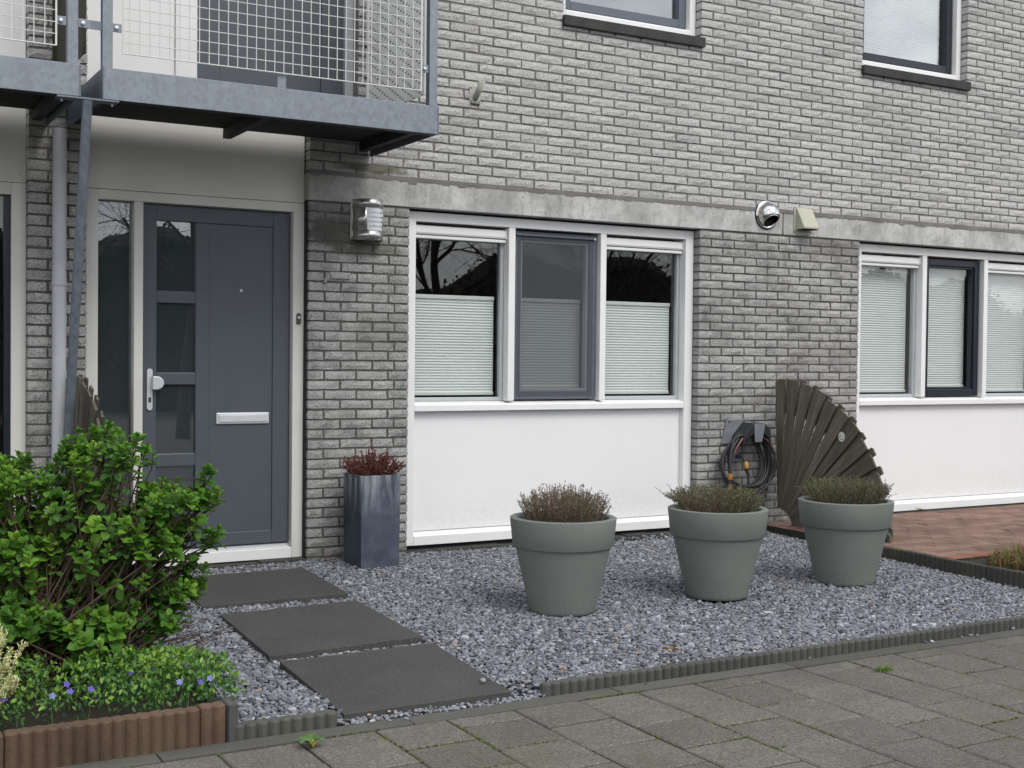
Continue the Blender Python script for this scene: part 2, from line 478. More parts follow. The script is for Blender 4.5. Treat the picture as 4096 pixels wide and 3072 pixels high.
def leaf_mat():
    m, t, b = new_mat('hydrangea_leaf')
    oi = nd(t, 'ShaderNodeObjectInfo')
    a = nd(t, 'ShaderNodeAttribute', attribute_name='tone')
    p = pos(t)
    f = math_n(t, 'ADD', math_n(t, 'MULTIPLY', a.outputs['Fac'], 0.75), math_n(t, 'MULTIPLY', noise(t, p, 7, 2), 0.3))
    col = ramp(t, f, [(0.05, (0.028, 0.085, 0.014)), (0.45, (0.085, 0.215, 0.023)), (1.0, (0.19, 0.35, 0.035))])
    col = mix(t, 1.0, col, ramp(t, noise(t, p, 130, 2), [(0.3, 0.88), (0.7, 1.1)]), 'MULTIPLY')
    col = mix(t, ramp(t, noise(t, p, 26, 3), [(0.66, 0.0), (0.78, 0.7)]), col, (0.17, 0.15, 0.04))
    t.links.new(col, b.inputs['Base Color'])
    b.inputs['Roughness'].default_value = 0.55
    b.inputs['Specular IOR Level'].default_value = 0.3
    tl = nd(t, 'ShaderNodeBsdfTranslucent')
    t.links.new(col, tl.inputs['Color'])
    mx = nd(t, 'ShaderNodeMixShader')
    mx.inputs[0].default_value = 0.30
    t.links.new(b.outputs[0], mx.inputs[1]); t.links.new(tl.outputs[0], mx.inputs[2])
    t.links.new(mx.outputs[0], t.nodes['Material Output'].inputs['Surface'])
leaf_mat()

def stone_mat(name, c, speck, rough=0.9, fs=230, moss=0.0, objvar=0.12, stain=0.15, spec=0.3, margin=0.0):
    m, t, b = new_mat(name)
    p = pos(t)
    oi = nd(t, 'ShaderNodeObjectInfo')
    g = noise(t, p, fs, 2, 0.7)
    col = mix(t, 1.0, tuple(c), ramp(t, g, [(0.28, 1 - speck), (0.5, 1.0), (0.66, 1 + speck * 0.8), (0.74, 1 + speck * 2.5)]), 'MULTIPLY')
    col = mix(t, 1.0, col, ramp(t, noise(t, p, 3.0, 5, 0.65), [(0.3, 1 - stain), (0.7, 1 + stain)]), 'MULTIPLY')
    col = mix(t, 1.0, col, ramp(t, oi.outputs['Random'], [(0, 1 - objvar), (1, 1 + objvar)]), 'MULTIPLY')
    if moss:
        f = ramp(t, noise(t, p, 4.0, 6, 0.7), [(0.52, 0.0), (0.7, moss)])
        col = mix(t, f, col, (0.085, 0.095, 0.045))
    if margin:
        # moss creeping in from the joints, in patches
        oc = nd(t, 'ShaderNodeTexCoord')
        ab = nd(t, 'ShaderNodeVectorMath', operation='ABSOLUTE'); t.links.new(oc.outputs['Object'], ab.inputs[0])
        sx = nd(t, 'ShaderNodeSeparateXYZ'); t.links.new(ab.outputs[0], sx.inputs[0])
        e = math_n(t, 'DIVIDE', math_n(t, 'MAXIMUM', sx.outputs[0], sx.outputs[1]), margin)
        e = math_n(t, 'ADD', e, math_n(t, 'MULTIPLY', math_n(t, 'SUBTRACT', noise(t, p, 6.0, 6, 0.72), 0.5), 0.9))
        col = mix(t, ramp(t, e, [(1.0, 0.0), (1.2, 0.75)]), col, (0.088, 0.108, 0.03))
    t.links.new(col, b.inputs['Base Color'])
    b.inputs['Roughness'].default_value = rough
    b.inputs['Specular IOR Level'].default_value = spec
    bump(t, b, g, 0.5, 0.003)
stone_mat('paver', (0.116, 0.105, 0.092), 0.5, moss=0.45, fs=115, margin=0.1436)
stone_mat('kerb_concrete', (0.088, 0.086, 0.075), 0.3, moss=0.5)
stone_mat('edging_grey', (0.078, 0.077, 0.071), 0.25, moss=0.35, objvar=0.15)
stone_mat('edging_dark', (0.05, 0.05, 0.044), 0.25, moss=0.6)
stone_mat('edging_red', (0.112, 0.072, 0.048), 0.35, moss=0.4, stain=0.35)
stone_mat('slab_dark', (0.060, 0.058, 0.055), 0.42, 0.75, fs=120, objvar=0.1, stain=0.12)
stone_mat('patio_brick', (0.19, 0.118, 0.093), 0.25, 0.9, fs=150, objvar=0.22, stain=0.25, moss=0.25)
stone_mat('patio_brick_red', (0.25, 0.11, 0.075), 0.2, 0.9, fs=150, objvar=0.15)
stone_mat('joint_soil', (0.030, 0.028, 0.020), 0.4, moss=0.8)

def planter_mat():
    m, t, b = new_mat('planter_zinc')
    p = pos(t)
    base = ramp(t, noise(t, p, 5, 5, 0.6), [(0.3, (0.038, 0.048, 0.066)), (0.7, (0.085, 0.10, 0.13))])
    sep = nd(t, 'ShaderNodeSeparateXYZ'); t.links.new(p, sep.inputs[0])
    hi = nd(t, 'ShaderNodeMapRange')
    hi.inputs[1].default_value = 0.30; hi.inputs[2].default_value = 0.56
    t.links.new(sep.outputs[2], hi.inputs[0])
    s = noise(t, scaled(t, p, (22, 22, 2.4)), 1.0, 5, 0.65)
    f = math_n(t, 'MULTIPLY', ramp(t, s, [(0.42, 0.0), (0.62, 1.0)]), hi.outputs[0])
    col = mix(t, math_n(t, 'MULTIPLY', f, 0.85), base, (0.36, 0.40, 0.42))
    col = mix(t, ramp(t, noise(t, p, 7, 4), [(0.55, 0), (0.75, 0.35)]), col, (0.14, 0.165, 0.20))
    t.links.new(col, b.inputs['Base Color'])
    b.inputs['Roughness'].default_value = 0.8
    b.inputs['Specular IOR Level'].default_value = 0.25
planter_mat()

# ------------------------------------------------------------------ mesh helpers
ORG = {}
def finish(o, label=None, cat=None, group=None, kind=None):
    if label: o['label'] = label
    if cat: o['category'] = cat
    if group: o['group'] = group
    if kind: o['kind'] = kind
    return o

def empty(name, loc, label=None, cat=None, group=None, parent=None, kind=None):
    o = bpy.data.objects.new(name, None)
    o.empty_display_size = 0.1
    COL.objects.link(o)
    loc = np.asarray(loc, float)
    base = ORG[parent.name] if parent else np.zeros(3)
    o.location = loc - base
    o.parent = parent
    ORG[o.name] = loc
    return finish(o, label, cat, group, kind)

class MB:
    """collects world-space polygons and links them as one mesh object"""
    def __init__(self):
        self.v, self.f, self.tone = [], [], []
    def add(self, V, F, tone=None):
        b = len(self.v)
        self.v += [tuple(map(float, q)) for q in V]
        self.f += [tuple(i + b for i in q) for q in F]
        if tone is not None:
            self.tone += [tone] * len(V)
        return self
    def box(self, x0, x1, y0, y1, z0, z1):
        V = [(x, y, z) for x in (x0, x1) for y in (y0, y1) for z in (z0, z1)]
        F = [(0, 1, 3, 2), (4, 6, 7, 5), (0, 4, 5, 1), (2, 3, 7, 6), (0, 2, 6, 4), (1, 5, 7, 3)]
        return self.add(V, F)
    def hexa(self, V):
        """8 corners: 4 bottom ring then 4 top ring"""
        F = [(3, 2, 1, 0), (4, 5, 6, 7), (0, 1, 5, 4), (1, 2, 6, 5), (2, 3, 7, 6), (3, 0, 4, 7)]
        return self.add(V, F)
    def prism(self, poly, axis, a, b):
        """extrude a 2D polygon along an axis; poly in the other two axes (cyclic order)"""
        def put(p, h):
            if axis == 0: return (h, p[0], p[1])
            if axis == 1: return (p[0], h, p[1])
            return (p[0], p[1], h)
        n = len(poly)
        V = [put(p, a) for p in poly] + [put(p, b) for p in poly]
        F = [tuple(range(n))[::-1], tuple(range(n, 2 * n))]
        F += [(i, (i + 1) % n, n + (i + 1) % n, n + i) for i in range(n)]
        return self.add(V, F)
    def tube(self, pts, r, n=8, cap=True):
        pts = [Vector(p) for p in pts]
        k = len(pts)
        rs = r if hasattr(r, '__len__') else [r] * k
        V, F = [], []
        d0 = (pts[1] - pts[0]).normalized()
        ref = Vector((0, 0, 1)) if abs(d0.z) < 0.9 else Vector((1, 0, 0))
        s = d0.cross(ref).normalized()
        for i, p in enumerate(pts):
            d = (pts[min(i + 1, k - 1)] - pts[max(i - 1, 0)]).normalized()
            s = (s - d * s.dot(d)).normalized()
            u = d.cross(s)
            for j in range(n):
                a = 2 * math.pi * j / n
                V.append(p + (s * math.cos(a) + u * math.sin(a)) * rs[i])
        for i in range(k - 1):
            for j in range(n):
                F.append((i * n + j, i * n + (j + 1) % n, (i + 1) * n + (j + 1) % n, (i + 1) * n + j))
        if cap:
            F.append(tuple(range(n))[::-1])
            F.append(tuple((k - 1) * n + j for j in range(n)))
        return self.add(V, F)
    def lathe(self, prof, c, n=40, axis='z', close=False):
        V, F = [], []
        for r, h in prof:
            for j in range(n):
                a = 2 * math.pi * j / n
                x, y = r * math.cos(a), r * math.sin(a)
                V.append((c[0] + x, c[1] + y, c[2] + h) if axis == 'z' else (c[0] + x, c[1] - h, c[2] + y))
        for i in range(len(prof) - 1):
            for j in range(n):
                F.append((i * n + j, i * n + (j + 1) % n, (i + 1) * n + (j + 1) % n, (i + 1) * n + j))
        if close:
            F.append(tuple(range(n))[::-1])
            F.append(tuple((len(prof) - 1) * n + j for j in range(n)))
        return self.add(V, F)
    def build(self, name, mat, parent=None, bevel=0.0, smooth=False, label=None, cat=None, group=None, kind=None, angle=40):
        V = np.array(self.v, float)
        c = np.array(((V[:, 0].min() + V[:, 0].max()) / 2, (V[:, 1].min() + V[:, 1].max()) / 2, V[:, 2].min()))
        me = bpy.data.meshes.new(name)
        me.from_pydata((V - c).tolist(), [], self.f)
        if self.tone:
            at = me.attributes.new('tone', 'FLOAT', 'POINT')
            at.data.foreach_set('value', np.array(self.tone, np.float32))
        me.materials.append(M[mat])
        if smooth:
            me.polygons.foreach_set('use_smooth', [True] * len(me.polygons))
        me.update()
        o = bpy.data.objects.new(name, me)
        COL.objects.link(o)
        base = ORG[parent.name] if parent else np.zeros(3)
        o.location = c - base
        o.parent = parent
        ORG[o.name] = c
        if smooth and angle:
            try:
                me.set_sharp_from_angle(angle=math.radians(angle))
            except Exception:
                pass
        if bevel:
            md = o.modifiers.new('bevel', 'BEVEL')
            md.width = bevel; md.segments = 2; md.limit_method = 'ANGLE'; md.angle_limit = math.radians(35)
        return finish(o, label, cat, group, kind)

def box(name, mat, dims, parent=None, bevel=0.0, **kw):
    return MB().box(*dims).build(name, mat, parent, bevel, **kw)

def soup(name, V, F, mat, parent=None, tone=None, smooth=False, **kw):
    """fast mesh from numpy arrays; V (n,3) world, F (m,k) int with k constant"""
    V = np.asarray(V, np.float64)
    c = np.array(((V[:, 0].min() + V[:, 0].max()) / 2, (V[:, 1].min() + V[:, 1].max()) / 2, V[:, 2].min()))
    me = bpy.data.meshes.new(name)
    F = np.asarray(F, np.int32)
    k = F.shape[1]
    me.vertices.add(len(V)); me.loops.add(F.size); me.polygons.add(len(F))
    me.vertices.foreach_set('co', (V - c).astype(np.float32).ravel())
    me.loops.foreach_set('vertex_index', F.ravel())
    me.polygons.foreach_set('loop_start', np.arange(0, F.size, k, dtype=np.int32))
    me.polygons.foreach_set('loop_total', np.full(len(F), k, np.int32))
    if tone is not None:
        at = me.attributes.new('tone', 'FLOAT', 'POINT')
        at.data.foreach_set('value', np.asarray(tone, np.float32))
    me.materials.append(M[mat])
    me.polygons.foreach_set('use_smooth', np.full(len(F), smooth))
    me.update(calc_edges=True)
    me.validate()
    o = bpy.data.objects.new(name, me)
    COL.objects.link(o)
    base = ORG[parent.name] if parent else np.zeros(3)
    o.location = c - base
    o.parent = parent
    ORG[o.name] = c
    return finish(o, **kw)

def instance(name, me, loc, parent, rot=(0, 0, 0), scale=(1, 1, 1)):
    o = bpy.data.objects.new(name, me)
    COL.objects.link(o)
    base = ORG[parent.name] if parent else np.zeros(3)
    o.location = np.asarray(loc, float) - base
    o.rotation_euler = rot
    o.scale = scale
    o.parent = parent
    return o

# ================================================================== SETTING: ground, pavement, beds
box('ground', 'asphalt', (-400, 400, -400, 400, -0.6, -0.149), kind='structure')

# concrete tile pavement: columns of tiles in half bond, each tile its own piece
pavement = box('pavement', 'joint_soil', (-4.2, 4.9, -6.3, -3.14, -0.150, -0.1065), kind='structure')
TP = 0.2973
GB = 0.0242          # the garden falls towards the street
PZ = -0.10           # pavement level
def tile_mesh(w, d, k):
    mb = MB()
    b, h = 0.007, 0.030
    x, y = w / 2, d / 2
    ring = lambda i, z: [(-x + i, -y + i, z), (x - i, -y + i, z), (x - i, y - i, z), (-x + i, y - i, z)]
    V = ring(0, -h) + ring(0, -b * 0.7) + ring(b, 0)
    V = [(p[0] + random.uniform(-1, 1) * 0.0012, p[1] + random.uniform(-1, 1) * 0.0012, p[2]) for p in V]
    F = [(0, 1, 5, 4), (1, 2, 6, 5), (2, 3, 7, 6), (3, 0, 4, 7), (4, 5, 9, 8), (5, 6, 10, 9), (6, 7, 11, 10), (7, 4, 8, 11), (8, 9, 10, 11)]
    me = bpy.data.meshes.new('paving_tile')
    me.from_pydata(V, [], F)
    me.materials.append(M['paver'])
    return me
tile_full = [tile_mesh(TP - 0.0095, TP - 0.0095, k) for k in range(5)]
for ci in range(-8, 18):
    xc = -0.0097 + (ci + 0.5) * TP
    y_top = -3.2335
    joints = [(-3.348 if ci % 2 == 0 else -3.500) - TP * n for n in range(9)]
    prev = y_top
    for jy in joints:
        d = prev - jy
        yc = (prev + jy) / 2
        if d > TP * 0.97:
            o = instance('paving_tile', random.choice(tile_full), (xc, yc, PZ), pavement)
        else:
            o = instance('paving_tile', tile_mesh(TP - 0.0095, d - 0.0095, 0), (xc, yc, PZ), pavement)
        o.location.z += random.uniform(-0.0018, 0.0018)
        o.rotation_euler = (random.uniform(-.006, .006), random.uniform(-.006, .006), random.uniform(-.003, .003))
        prev = jy
# flat concrete kerb strip between garden and tiles
kerb = empty('kerb', (0, -3.18, -0.14), kind='structure')
x = -3.6
for n in range(9):
    ln = 0.955
    box('kerb_stone', 'kerb_concrete', (x + 0.002, x + ln - 0.002, -3.228, -3.131, -0.14, -0.0975 + random.uniform(-.001, .001)), kerb, 0.004)
    x += ln

# earth under the gravel and beds
mb = MB(); mb.hexa([(-1.42, -3.128, -0.4), (3.66, -3.128, -0.4), (3.66, 0.28, -0.4), (-1.42, 0.28, -0.4), (-1.42, -3.128, -0.125), (3.66, -3.128, -0.125), (3.66, 0.28, -0.042), (-1.42, 0.28, -0.042)])
mb.build('garden_soil', 'gravel_bed', kind='structure')
bed = MB()
nx, ny = 30, 46
V, F = [], []
for j in range(ny + 1):
    for i in range(nx + 1):
        X, Y = -3.4 + 2.0 * i / nx, -3.10 + 3.15 * j / ny
        V.append((X, Y, 0.012 + 0.010 * Y + 0.016 * math.sin(X * 9 + Y * 3) + random.uniform(-.009, .009)))
for j in range(ny):
    for i in range(nx):
        a = j * (nx + 1) + i
        F.append((a, a + 1, a + nx + 2, a + nx + 1))
bed.add(V, F).build('flower_bed', 'soil', smooth=True, kind='structure')

# neighbour's patio of red-brown paving bricks
patio = box('patio', 'joint_soil', (3.70, 8.4, -1.905, 0.12, -0.2, 0.0245), kind='structure')
pb = []
for k in range(4):
    me = tile_mesh(0.200, 0.096, k).copy()
    me.name = 'brick'; me.materials.clear(); me.materials.append(M['patio_brick']); pb.append(me)
pr = tile_mesh(0.202, 0.098, 0).copy(); pr.name = 'brick'; pr.materials.clear(); pr.materials.append(M['patio_brick_red'])
row = 0
Y = -1.742
while Y < 0.0:
    X = 3.705 - (0.104 if row % 2 else 0.0)
    while X < 7.0:
        w = 0.2075
        if X < 3.70:
            instance('brick', pb[row % 4], (3.705 + 0.05, Y, 0.03), patio, scale=(0.48, 1, 1))
        else:
            o = instance('brick', random.choice(pb), (X + 0.104, Y, 0.03 + random.uniform(-.0022, .0022)), patio)
            o.rotation_euler = (random.uniform(-.014, .014), random.uniform(-.012, .012), 0)
        X += w
    Y += 0.1045
    row += 1
X = 3.705
while X < 6.9:
    instance('brick', pr, (X + 0.104, -1.850, 0.032 + random.uniform(-.002, .002)), patio)
    X += 0.2075
box('verge', 'soil', (3.68, 8.4, -3.128, -1.91, -0.2, 0.012), kind='structure')

# ================================================================== THE HOUSE
house = empty('terraced_house', (1.5, 0.1, -0.05), 'grey brick terraced house with white framed windows, grey front door and concrete lintel', 'house')
W_TOP = 5.15
XR = 8.6
# mortar body of the wall, openings left free
wb = MB()
YM = 0.0055
def wallbox(x0, x1, z0, z1):
    wb.box(x0 + 0.006, x1 - 0.006, YM, 0.30, z0, z1)
SILL_Z = 3.688
U1 = (1.885, 3.090)
U2 = (4.725, 5.942)
wallbox(0.022, 0.718, -0.3, 2.2712)
wallbox(3.100, 4.727, -0.3, 2.2712)
wallbox(7.12, XR, -0.3, 2.2712)
wallbox(-1.645, -1.322, -0.3, W_TOP)
wb.box(0.03, 0.345, YM, 0.30, 2.4392, 2.722)
wb.box(0.3451, XR, YM, 0.30, 2.4392, 3.615)
wb.box(0.352, U1[0] - .006, YM, 0.30, 3.6151, W_TOP)
wb.box(U1[1] + .006, U2[0] - .006, YM, 0.30, 3.6151, W_TOP)
wb.box(U2[1] + .006, XR, YM, 0.30, 3.6151, W_TOP)
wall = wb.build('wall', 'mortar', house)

# bricks: list of (x0, x1, z0)
bricks = []
JT = 0.0135
def lay(xa, xb, z, cuts):
    """cuts: joint positions; bricks run between them clipped to xa..xb"""
    e = [xa] + [c for c in cuts if xa + 0.03 < c < xb - 0.03] + [xb]
    for i in range(len(e) - 1):
        x0 = e[i] + (JT / 2 if i else 0)
        x1 = e[i + 1] - (JT / 2 if i < len(e) - 2 else 0)
        bricks.append((x0, x1, z))
z, r = 2.466, 0
while z < W_TOP - 0.06:
    cuts = [0.997 + BL * k + (0.11 if r % 2 else 0) for k in range(-8, 40)]
    xs = 0.028 if z < 2.60 else 0.348
    if z < 3.60:
        lay(xs, XR, z, cuts)
    else:
        lay(xs, U1[0], z, cuts); lay(U1[1], U2[0], z, cuts); lay(U2[1], XR, z, cuts)
    z += BH; r += 1
z, r = 2.2575 - 0.0505, 0
while z > -0.15:
    if r % 2 == 0:
        lay(0.024, 0.716, z, [0.024 + 0.216, 0.024 + 0.436, 0.024 + 0.59])
        lay(3.102, 4.725, z, [3.102 + 0.216 + BL * k for k in range(8)])
        lay(-1.643, -1.324, z, [-1.643 + 0.216])
        lay(7.12, XR, z, [7.12 + 0.216 + BL * k for k in range(8)])
    else:
        lay(0.024, 0.716, z, [0.024 + 0.106, 0.024 + 0.326, 0.024 + 0.546])
        lay(3.102, 4.725, z, [3.102 + 0.106 + BL * k for k in range(8)])
        lay(-1.643, -1.324, z, [-1.643 + 0.106])
        lay(7.12, XR, z, [7.12 + 0.106 + BL * k for k in range(8)])
    z -= BH; r += 1
z, r = 2.2700, 0
while z < W_TOP - 0.06:
    lay(-1.643, -1.324, z, [-1.643 + (0.216 if r % 2 else 0.106)])
    z += BH; r += 1
BHT = 0.0495
def brick_geo(length, seed):
    """rough-faced brick, local: x centred, z from 0, face at y=0 facing -y"""
    q = np.random.default_rng(seed)
    nx, nz = 5, 2
    V, F = [], []
    for j in range(nz + 1):
        for i in range(nx + 1):
            ed = (i in (0, nx)) or (j in (0, nz))
            x = -length / 2 + length * i / nx + q.uniform(-1, 1) * (0.0028 if i in (0, nx) else 0.008)
            z = BHT * j / nz + q.uniform(-1, 1) * 0.0024
            y = q.uniform(-0.0045, 0.0005) + (0.003 if ed else 0)
            V.append((x, y, z))
    for j in range(nz):
        for i in range(nx):
            a = j * (nx + 1) + i
            F.append((a, a + 1, a + nx + 2, a + nx + 1))
    c = [0, nx, nz * (nx + 1) + nx, nz * (nx + 1)]
    b = len(V)
    V += [(V[k][0], 0.10, V[k][2]) for k in c]
    bot = list(range(0, nx + 1)); top = [nz * (nx + 1) + i for i in range(nx + 1)]
    lef = [j * (nx + 1) for j in range(nz + 1)]; rig = [j * (nx + 1) + nx for j in range(nz + 1)]
    F.append(tuple([b, b + 1] + bot[::-1]))
    F.append(tuple([b + 2, b + 3] + top))
    F.append(tuple([b + 3, b] + lef))
    F.append(tuple([b + 1, b + 2] + rig[::-1]))
    return V, F
variants = []
for k in range(10):
    V, F = brick_geo(0.2085, 100 + k)
    me = bpy.data.meshes.new('brick')
    me.from_pydata(V, [], F)
    me.materials.append(M['grey_brick'])
    variants.append((me, V, F))
cen = np.array([((a + b) / 2, 0, z + BHT / 2) for a, b, z in bricks])
px, py, pz = project(cen)
px0, _, _ = project(np.array([(a, 0, z) for a, b, z in bricks]))
px1, _, _ = project(np.array([(b, 0, z) for a, b, z in bricks]))
_, py0, _ = project(np.array([((a + b) / 2, 0, z) for a, b, z in bricks]))
_, py1, _ = project(np.array([((a + b) / 2, 0, z + BHT) for a, b, z in bricks]))
area = np.abs(px1 - px0) * np.abs(py1 - py0)
infr = (px > 0) & (px < 1024) & (py > 0) & (py < 768)
hid = (cen[:, 0] < 0.43) & (cen[:, 2] > 2.62)                       # behind the balcony
hid |= (cen[:, 0] < -1.0)
order = np.argsort(-np.where(infr & ~hid, area, 0))
single = set(order[:300].tolist())
rest = MB()
for i, (a, b, z) in enumerate(bricks):
    me, V, F = variants[int(rng.integers(10))]
    ln = b - a
    s = ln / 0.2085
    dz, dx = random.uniform(-.0012, .0012), random.uniform(-.001, .001)
    dy = random.uniform(-.002, .0015)
    if i in single:
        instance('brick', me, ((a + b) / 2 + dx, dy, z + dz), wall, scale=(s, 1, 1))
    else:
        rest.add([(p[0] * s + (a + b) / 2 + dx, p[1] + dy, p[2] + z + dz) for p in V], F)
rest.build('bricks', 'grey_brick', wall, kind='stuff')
# patch of broken, re-set brick beside the door
mb = MB()
mb.hexa([(0.175, -0.016, 1.783), (0.305, -0.011, 1.783), (0.305, 0.02, 1.783), (0.175, 0.02, 1.783),
         (0.16, -0.006, 1.826), (0.30, -0.018, 1.822), (0.30, 0.02, 1.822), (0.16, 0.02, 1.826)])
mb.hexa([(0.115, -0.03, 1.755), (0.135, -0.02, 1.752), (0.135, 0.0, 1.752), (0.115, 0.0, 1.755),
         (0.125, -0.026, 1.786), (0.15, -0.012, 1.792), (0.15, 0.0, 1.792), (0.125, 0.0, 1.786)])
mb.build('broken_brick', 'grey_brick', wall, 0.003)

# concrete lintel band in two lengths
mb = MB(); mb.box(0.014, 3.899, -0.004, 0.30, 2.2715, 2.4390); mb.build('lintel', 'lintel_concrete', house, 0.004)
mb = MB(); mb.box(3.914, XR, -0.003, 0.30, 2.2715, 2.4390); mb.build('lintel', 'lintel_concrete', house, 0.004)
box('joint_seal', 'mortar', (3.8995, 3.9135, 0.003, 0.28, 2.2716, 2.4389), house)
# rough mortar bed over the lintel
mb = MB()
for i in range(140):
    x0 = 0.03 + i * (XR - 0.05) / 140
    x1 = x0 + (XR - 0.05) / 140
    h = 0.0
    d = random.choice((0, 0, 0.004, 0.008, 0.014, 0.02)) * random.random()
    mb.box(x0, x1, -0.0052 - random.random() * .0015, 0.05, 2.4395 - d, 2.4655)
mb.build('mortar_bed', 'mortar', house)
# dark plinth under the wall openings
mb = MB()
for a, b in ((-1.32, 0.02), (0.72, 3.10), (4.73, 7.12)):
    mb.box(a, b, 0.10, 0.3, -0.3, 0.028)
mb.build('foundation', 'seal_gap_black', house, kind='stuff')
mb = MB()
for a, b in ((-1.32, 0.02), (0.72, 3.10)):
    x = a
    while x < b - 0.05:
        w = min(random.uniform(0.18, 0.3), b - x)
        box('plinth_stone', 'edging_dark', (x, x + w - 0.004, 0.0 + random.uniform(-.006, .004), 0.14, -0.1, 0.006 + random.uniform(-.008, .006)), house, 0.003)
        x += w
# rooms behind the glass
def room(x0, x1, z0, z1, y0=0.32):
    mb = MB()
    t = 0.02
    mb.box(x0, x1, y0 + 1.6, y0 + 1.6 + t, z0, z1)
    mb.box(x0 - t, x0, y0, y0 + 1.6, z0, z1); mb.box(x1, x1 + t, y0, y0 + 1.6, z0, z1)
    mb.box(x0, x1, y0, y0 + 1.6, z0 - t, z0); mb.box(x0, x1, y0, y0 + 1.6, z1, z1 + t)
    mb.build('room', 'interior_dark', house)
room(0.6, 3.2, -0.05, 2.45); room(4.6, 7.2, -0.05, 2.45); room(-3.3, -1.62, -0.05, 2.60)
room(1.8, 3.2, 3.6, 5.2); room(4.6, 6.05, 3.6, 5.2); room(-1.3, 0.3, 2.70, 5.2)

YF = 0.07          # front face of the window frames
YG = 0.158         # glass
def frame_bar(mb, x0, x1, z0, z1, y0=YF, y1=0.20):
    mb.box(x0, x1, y0, y1, z0, z1)

def blind(win, x0, x1, z0, z1, y, rail_top=True):
    mb = MB()
    n = max(2, int(round((z1 - z0) / 0.0195)))
    V, F = [], []
    for i in range(2 * n + 1):
        zz = z0 + (z1 - z0) * i / (2 * n)
        yy = y + (0.0035 if i % 2 else -0.0035)
        V += [(x0, yy, zz), (x1, yy, zz)]
    for i in range(2 * n):
        a = 2 * i
        F.append((a, a + 1, a + 3, a + 2))
    mb.add(V, F)
    mb.build('blind', 'blind_cloth', win)
    box('blind_rail', 'blind_rail', (x0, x1, y - 0.012, y + 0.012, z0 - 0.022, z0), win, 0.003)
    if rail_top:
        box('blind_rail', 'blind_rail', (x0, x1, y - 0.012, y + 0.012, z1, z1 + 0.026), win, 0.003)

def pane(win, x0, x1, z0, z1, y=YG, mat='window_glass'):
    box('pane', mat, (x0, x1, y, y + 0.004, z0, z1), win)

def beads(win, x0, x1, z0, z1, w, mat, y0=0.140, y1=0.175, name='glazing_bead'):
    mb = MB()
    mb.box(x0, x0 + w, y0, y1, z0, z1); mb.box(x1 - w, x1, y0, y1, z0, z1)
    mb.box(x0 + w, x1 - w, y0 + 0.001, y1, z0, z0 + w); mb.box(x0 + w, x1 - w, y0 + 0.001, y1, z1 - w, z1)
    mb.build(name, mat, win, 0.003)

def vent_strip(win, x0, x1):
    mb = MB()
    y = 0.098
    mb.prism([(y + 0.03, 2.174), (y + 0.006, 2.172), (y, 2.160), (y - 0.004, 2.125), (y + 0.002, 2.112), (y + 0.05, 2.112), (y + 0.05, 2.174)], 0, x0 + 0.012, x1 - 0.012)
    mb.build('vent_strip', 'upvc_white', win, 0.002, smooth=False)
    box('vent_strip_lip', 'upvc_white', (x0 + 0.004, x1 - 0.004, y + 0.008, y + 0.05, 2.086, 2.107), win, 0.003)
    box('vent_strip_cap', 'upvc_white', (x0 + 0.004, x0 + 0.0115, y - 0.006, y + 0.05, 2.110, 2.178), win, 0.002)
    box('vent_strip_cap', 'upvc_white', (x1 - 0.0115, x1 - 0.004, y - 0.006, y + 0.05, 2.110, 2.178), win, 0.002)

